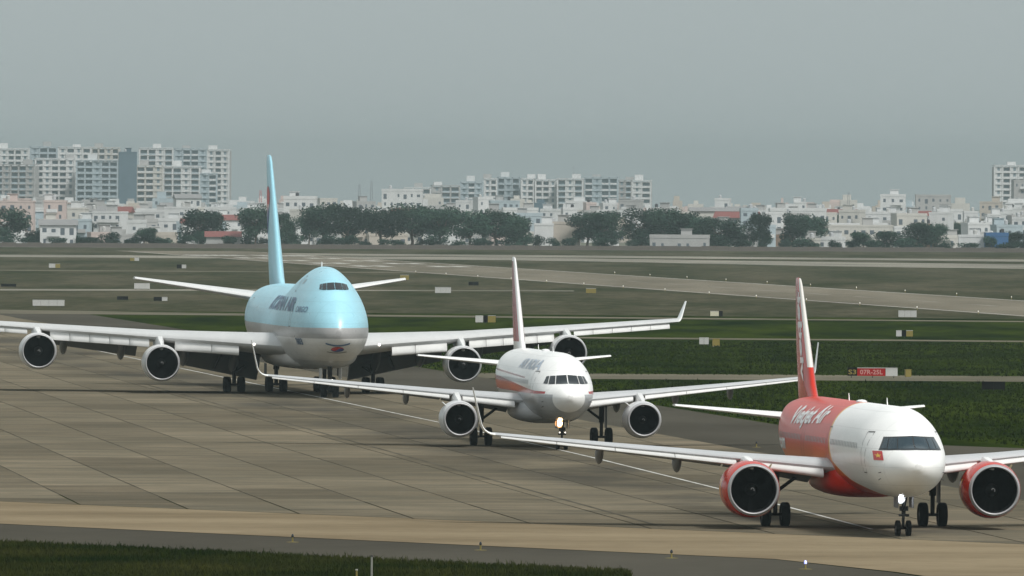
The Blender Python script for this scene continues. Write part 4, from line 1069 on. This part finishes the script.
# the roofs beyond, too small to pick apart
fm = bpy.data.meshes.new('far_houses'); fv = []; ff = []; fi = []
pal = ['white', 'white', 'white', 'cream', 'grey', 'beige', 'pinkish', 'pale blue', 'slate']
for D in (5350, 5600, 5900, 6200):
    x = -D * .044
    while x < D * .044:
        w_ = rg.uniform(4, 13); h_ = rg.choice([5, 7, 9, 9, 12]) * rg.uniform(.85, 1.1); y0 = D + rg.uniform(-90, 90); mi = rg.randrange(len(pal) - (rg.random() < .7))
        for bx in ((x, x + w_, y0, y0 + 9, 0, h_), (x + w_ * rg.uniform(.1, .4), x + w_ * rg.uniform(.5, .9), y0 + 2, y0 + 6, h_ + .01, h_ + rg.uniform(1, 2.8))):
            b = MB().box(*bx); n = len(fv); fv += b.v; ff += [tuple(q + n for q in f_) for f_ in b.f]; fi += [mi] * 6
        for f_ in range(int(h_ / 3)):
            for k in range(max(1, int(w_ / 2.8))):
                if rg.random() < .7:
                    cx = x + (k + .5) * w_ / max(1, int(w_ / 2.8)); b = MB().box(cx - .5, cx + .5, y0 - .03, y0 + .05, f_ * 3 + .9, f_ * 3 + 2.2); n = len(fv); fv += b.v; ff += [tuple(q + n for q in g_) for g_ in b.f]; fi += [len(pal)] * 6
        x += w_ * rg.uniform(.8, 1.3) + rg.choice([0, 0, 3])
fm.from_pydata(fv, [], ff)
for c in pal: fm.materials.append(M['w_' + c])
fm.materials.append(M['pane']); fm.polygons.foreach_set('material_index', fi)
fo_ = bpy.data.objects.new('far_houses', fm); COL.objects.link(fo_); tag(fo_, kind='stuff')
def at_px(u0, u1, D): return ((u0 + u1) / 2 - 512) * D / FPX, (u1 - u0) * D / FPX
for u0, u1, D, fl, c, rf, lab, fh, blank in (
    (650, 709, 3452, 1, 'grey', 'flat', 'long low pale airfield building in front of the trees right of centre', 3.4, False),
    (534, 553, 3500, 2, 'white', 'flat', 'tall plain white shed standing between the trees right of the striped jet fin', 3.3, True),
    (553, 580, 3505, 2, 'beige', 'flat', 'beige warehouse joined to the plain white shed among the trees', 3.5, True),
    (206, 240, 3480, 1, 'grey', 'red', 'grey shed with a long red roof left of the freighter fin', 3.0, True),
    (985, 1007, 3480, 1, 'blue', 'flat', 'bright blue shed by the boundary wall at the right', 4.3, True),
    (958, 984, 3490, 1, 'white', 'flat', 'white shed immediately left of the bright blue one', 4.0, True),
    (40, 76, 3490, 2, 'white', 'grey', 'white two-storey building with a dark roof near the left edge', 3.0, False),
    (824, 892, 3620, 2, 'cream', 'flat', 'broad cream building with terraces right of the pair of round trees', 3.2, False),
    (690, 736, 3950, 3, 'cream', 'grey', 'large pale hall with a sloping roof above the trees right of centre', 3.4, True),
    (770, 826, 4050, 3, 'white', 'flat', 'broad white house with rooftop towers above the pair of round trees', 3.4, False),
    (740, 757, 3880, 4, 'pale blue', 'flat', 'narrow house with a blue upper floor right of the pale hall', 2.6, False),
    (0, 34, 3800, 4, 'pinkish', 'flat', 'pinkish block at the left edge below the tall flats', 3.0, False),
    (44, 66, 3850, 4, 'pinkish', 'flat', 'narrow pinkish block left of centre of the tall flats', 3.0, False),
    (915, 950, 4900, 5, 'grey', 'flat', 'grey unfinished block on the skyline right of centre', 3.0, False),
    (880, 905, 4500, 5, 'white', 'flat', 'white five-storey block on the right-hand skyline', 3.0, False),
    (240, 262, 3780, 3, 'white', 'flat', 'white block just behind the freighter fin', 3.2, False),
    (284, 316, 4100, 4, 'white', 'flat', 'tall white stepped house right of the freighter fin', 3.3, False),
    (382, 422, 4700, 5, 'white', 'flat', 'broad white building at the left end of the middle flats', 3.2, False),
):
    x, w_ = at_px(u0, u1, D); house(x, D, w_, 12 if D > 3600 else 9, fl, c, lab, rf, fh, blank=blank, cat='building', rz=rg.uniform(-.04, .04))
def tower(u0, u1, ytop, D, col, label, style=0, rz=0.0):
    """slab block of flats with real storeys, recessed balconies, piers and roof works"""
    x, w_ = at_px(u0, u1, D); hor = HORIZON + ROLL * ((u0 + u1) / 2 - 512)
    h_ = CAM_H + (hor - ytop) * D / FPX; fl = max(3, round(h_ / 3.15)); fh = h_ / fl; d_ = 16.0
    r = empty('apartment_block', (x, D, 0), rz); tag(r, label, 'apartment block', 'distant blocks of flats'); wm = M['w_' + col]
    nb = max(2, round(w_ / 4.2)); bw = w_ / nb
    MB().box(-w_/2, w_/2, 1.4, d_, 0, h_).obj('core', M['w_grey'] if style else wm, r, False)
    pier = MB().box(-.42, .42, 0, 1.39, 0, h_ + .6); pm_ = None
    for b in range(nb + 1):
        if pm_ is None:
            pm_ = pier.obj('pier', wm, r, False); pm_.location = (-w_/2 + b * bw, 0, 0)
        else: share('pier', pm_, r, (-w_/2 + b * bw, 0, 0))
    fslab = MB().box(-w_/2 + .43, w_/2 - .43, -.15, 1.38, -.15, .15).obj('floor_slab', wm, r, False); fslab.location = (0, 0, fh)
    for f_ in range(2, fl + 1): share('floor_slab', fslab, r, (0, 0, f_ * fh))
    g = MB(); pn = MB(); rl = MB()
    for f_ in range(fl):
        for b in range(nb):
            x0 = -w_/2 + b * bw + .44; x1 = x0 + bw - .88; z0 = f_ * fh + .16; z1 = (f_ + 1) * fh - .16
            solid = (b * 7 + int(u0)) % 3 == 0 if style != 1 else b % 2 == 0
            if solid:
                m_ = (x0 + x1) / 2; pn.box(x0, m_ - .7, .25, .5, z0, z1).box(m_ + .7, x1, .25, .5, z0, z1).box(m_ - .7, m_ + .7, .25, .5, z0, z0 + .9); g.box(m_ - .7, m_ + .7, .42, .48, z0 + .9, z1)
            else:
                g.box(x0 + .3, x1 - .3, 1.3, 1.38, z0, z1 - .3); rl.box(x0, x1, -.1, -.04, z0, z0 + .85)
    if pn.v: tag(pn.obj('wall_infill', wm, r, False), kind='stuff')
    tag(g.obj('window_glazing', M['pane_blue'], r, False), kind='stuff')
    if rl.v: tag(rl.obj('balcony_rail', M['w_' + ('white' if style != 2 else 'pale blue')], r, False), kind='stuff')
    MB().box(-w_/2 - .2, w_/2 + .2, -.3, d_ + .2, h_ + .62, h_ + 1.0).obj('roof_slab', wm, r, False)
    for k in range(max(1, int(w_ / 14))):
        q = rg.uniform(-w_ * .4, w_ * .4); MB().box(q - 2.2, q + 2.2, 4, 9, h_ + 1.01, h_ + 1.01 + rg.uniform(1.2, 3)).obj('lift_house', M['w_' + rg.choice(['white', 'grey'])], r, False)
    return r
for i, (u0, u1, yt, D, c, stl) in enumerate(((-14, 28, 150, 6900, 'white', 0), (30, 56, 148, 6920, 'pale blue', 2), (58, 90, 148.5, 6900, 'white', 1), (91, 118, 149, 6930, 'cream', 0), (139, 172, 149.5, 6900, 'white', 2), (174, 206, 150, 6930, 'pale blue', 0), (207, 228, 151, 6880, 'white', 1))):
    tower(u0, u1, yt, D, c, f'{c} tall flats, {ordinal(i)} from the left in the rear far-left row', stl, rg.uniform(-.12, .12))
for i, (u0, u1, yt, D, c, stl) in enumerate(((-14, 34, 166, 6400, 'grey', 2), (35, 74, 160, 6420, 'white', 0), (76, 117, 162, 6400, 'pale blue', 2), (136, 162, 167, 6400, 'cream', 0), (163, 199, 168, 6420, 'white', 2), (200, 216, 175, 6380, 'pale blue', 1))):
    tower(u0, u1, yt, D, c, f'{c} balconied flats, {ordinal(i)} from the left in the nearer far-left row', stl, rg.uniform(-.12, .12))
x, w_ = at_px(118, 136, 6350); house(x, 6350, w_, 14, 11, 'slate', 'plain grey-blue slab block between the balconied flats at far left', 'flat', 3.15, blank=True, cat='apartment block', rz=.05)
for i, (u0, u1, yt, D, c, stl) in enumerate(((404, 430, 189, 6700, 'white', 0), (432, 459, 187, 6720, 'grey', 2), (460, 482, 183, 6740, 'pale blue', 1), (484, 496, 180, 6800, 'white', 1), (497, 519, 178.5, 6820, 'pale blue', 2), (521, 533, 180, 6800, 'white', 1), (535, 556, 181, 6800, 'white', 0), (557, 582, 180, 6790, 'white', 2), (584, 617, 178.5, 6800, 'pale blue', 0), (618, 631, 181.5, 6850, 'grey', 2), (632, 650, 182, 6800, 'white', 1))):
    tower(u0, u1, yt, D, c, f'{c} block of flats, {ordinal(i)} from the left in the middle group on the skyline', stl, rg.uniform(-.1, .1))
tower(994, 1034, 167, 6500, 'white', 'tall white block of flats on the skyline at the right edge', 1, .05)
x, w_ = at_px(1012, 1040, 5600); house(x, 5600, w_, 14, 7, 'grey', 'grey block with a dark upper storey in front of the tall right-hand flats', 'flat', 3.1, cat='apartment block', rz=.05)
# masts on the skyline
M['mast_red'] = grimy('mast_red', (.35, .07, .06), .6); M['mast_grey'] = grimy('mast_grey', (.18, .19, .2), .6)
for u, yt, D, mt, lab in ((260, 190, 5200, 'mast_red', 'red and white lattice mast left of the freighter fin'), (359, 184, 5600, 'mast_grey', 'thin grey lattice mast right of the freighter'), (371, 181, 5600, 'mast_grey', 'taller grey lattice mast right of the freighter'), (848, 192, 5200, 'mast_grey', 'slender grey mast on the right-hand skyline'), (573, 166, 6800, 'mast_grey', 'thin mast rising above the middle flats')):
    x = (u - 512) * D / FPX; h_ = CAM_H + (HORIZON + ROLL * (u - 512) - yt) * D / FPX
    r = empty('lattice_mast', (x, D, 0)); tag(r, lab, 'mast')
    m_ = MB(); n = int(h_ / 2.5)
    for sx, sy in ((-1, -1), (1, -1), (1, 1), (-1, 1)): m_.tube((sx * .9, sy * .9, 0), (sx * .25, sy * .25, h_), .14, .09, 5)
    m_.obj('mast_frame', M[mt], r)
    br = MB()
    for k in range(n):
        z0, z1 = k * h_ / n, (k + 1) * h_ / n; a, b = lerp(.9, .25, k / n), lerp(.9, .25, (k + 1) / n); sg = 1 if k % 2 else -1
        br.tube((-a * sg, -a, z0), (b * sg, -b, z1), .06, n=4)
    tag(br.obj('bracing', M[mt if k % 2 else 'mast_grey'], r), kind='stuff')

# ------------------------------------------------------------------ trees
def leaf_mat(name, a, b):
    m = new_mat(name, a, .8, 0, .1); v, x, y, z = coords(m)
    n = noise(m, v, .55, 3).step(.35, .65); r_ = objrand(m)
    setcol(m, scalecol(m, colmix(m, n, a, b), r_ * .9 + .55)); return m
M['leaf'] = leaf_mat('foliage', (.012, .034, .026), (.030, .058, .036)); M['bark'] = grimy('bark', (.10, .075, .055), .9, 0, .25, 2)
def tree_kind(seed, hgt, rad, lobes, nleaf, ls):
    q = random.Random(seed); tr = MB(); p = Vector((0, 0, 0)); r_ = hgt * .035
    pts = [p.copy()]
    for i in range(4):
        p = p + Vector((q.uniform(-.25, .25), q.uniform(-.25, .25), hgt * .13)); pts.append(p.copy())
    for i in range(4): tr.tube(pts[i], pts[i + 1], r_ * (1 - i * .16), r_ * (1 - (i + 1) * .16), 8)
    cs = []
    for k in range(lobes):
        a = 2 * pi * k / lobes + q.uniform(-.4, .4); rr = rad * q.uniform(.25, .68); zz = hgt * q.uniform(.26, .82)
        c = Vector((rr * cos(a), rr * sin(a), zz)); lr = rad * q.uniform(.36, .56)
        cs.append((c, lr)); st_ = pts[q.choice([2, 3, 4])]
        mid = st_.lerp(c, .5) + Vector((0, 0, -.3)); tr.tube(st_, mid, r_ * .4, r_ * .28, 5).tube(mid, c, r_ * .28, r_ * .1, 5)
    v = []; f = []
    for i in range(nleaf):
        c, lr = q.choice(cs); d = Vector((q.gauss(0, 1), q.gauss(0, 1), q.gauss(0, 1))).normalized() * lr * (q.random() ** .4) * q.uniform(.85, 1.12)
        p = c + Vector((d.x, d.y, d.z * .8)); a = Vector((q.gauss(0, 1), q.gauss(0, 1), q.gauss(0, .6))).normalized() * ls * q.uniform(.6, 1.3); b = a.orthogonal().normalized()
        b.rotate(Matrix.Rotation(q.uniform(0, 6.28), 3, a.normalized())); b *= ls * .45
        k = len(v); v += [p - a * .5, p + b * .6, p + a * .5, p - b * .6]; f.append((k, k + 1, k + 2, k + 3))
    tm = bpy.data.meshes.new('trunk'); tm.from_pydata([tuple(x) for x in tr.v], [], tr.f); tm.materials.append(M['bark'])
    cm = bpy.data.meshes.new('crown'); cm.from_pydata([tuple(x) for x in v], [], f); cm.materials.append(M['leaf'])
    return tm, cm, hgt, rad
KINDS = [tree_kind(s, 11, 5.6, 11 + s % 4, 4800, .62) for s in range(1, 7)]
SHRUB = [tree_kind(20 + s, 3.2, 2.4, 6, 1100, .4) for s in range(3)]
tr_ = random.Random(5)
def tree(name, x, y, wid, hgt, label, group, kinds):
    tm, cm, h0, r0 = tr_.choice(kinds); r = empty(name, (x, y, 0), tr_.uniform(0, 6.28)); tag(r, label, 'tree' if name == 'tree' else 'shrub', group)
    sx, sz = wid / (2 * r0 * 1.0), hgt / (h0 * 1.02)
    share('trunk', tm, r, sc=(sx, sx, sz)); share('crown', cm, r, sc=(sx, sx, sz))
TREES = [(6, 40, 207), (38, 24, 230), (64, 22, 230), (88, 20, 236), (145, 27, 227), (200, 38, 206), (256, 32, 207), (286, 26, 211), (323, 40, 205), (347, 38, 206), (380, 38, 209), (411, 42, 205), (440, 40, 208), (470, 38, 212), (495, 40, 211), (517, 30, 217), (588, 34, 214), (604, 40, 211), (642, 36, 208), (664, 38, 209), (682, 34, 210), (702, 28, 217), (720, 40, 218), (739, 22, 233), (759, 24, 213), (793, 26, 213), (812, 28, 216), (862, 26, 231), (888, 32, 231), (918, 30, 222), (936, 26, 224), (975, 18, 236), (1015, 22, 232)]
for i, (u, wpx, yt) in enumerate(TREES):
    D = 3500 + tr_.uniform(-30, 30); x = (u - 512) * D / FPX; hor = HORIZON + ROLL * (u - 512); h_ = CAM_H + (hor - yt) * D / FPX
    tree('tree', x, D, wpx * 1.3 * D / FPX, h_ * 1.06, f'{"tall spreading" if h_ > 9.5 else "rounded" if h_ > 6 else "low"} dark green tree, {ordinal(i)} from the left along the city edge', 'trees along the city edge', KINDS)
for i in range(60):
    u = (i + tr_.uniform(.1, .9)) * 1030 / 60; D = 3462 + tr_.uniform(0, 30); x = (u - 512) * D / FPX
    tree('shrub', x, D, tr_.uniform(4, 8), tr_.uniform(2.2, 4.4), f'dark shrub behind the boundary wall, {ordinal(i)} from the left', 'shrubs behind the boundary wall', SHRUB)
for i in range(26):
    D = tr_.uniform(3650, 4500); u = (i + tr_.uniform(.1, .9)) * 1024 / 26; x = (u - 512) * D / FPX
    tree('tree', x, D, tr_.uniform(6, 10), tr_.uniform(6, 10), f'dark tree half hidden among city roofs, {ordinal(i)} of them from the left', 'trees among the houses', KINDS)

# ------------------------------------------------------------------ haze
hz = MB().box(-2700, 2700, -80, 12600, -1.0, 62.0).obj('haze', None, None, False); tag(hz, kind='stuff')
hm = bpy.data.materials.new('haze'); hm.use_nodes = True; hn = hm.node_tree; hn.nodes.clear()
pv = hn.nodes.new('ShaderNodeVolumePrincipled'); pv.inputs['Color'].default_value = (.385, .475, .485, 1); pv.inputs['Density'].default_value = 7.2e-5; pv.inputs['Anisotropy'].default_value = 0.0
ho = hn.nodes.new('ShaderNodeOutputMaterial'); hn.links.new(pv.outputs[0], ho.inputs['Volume']); hz.data.materials.append(hm)
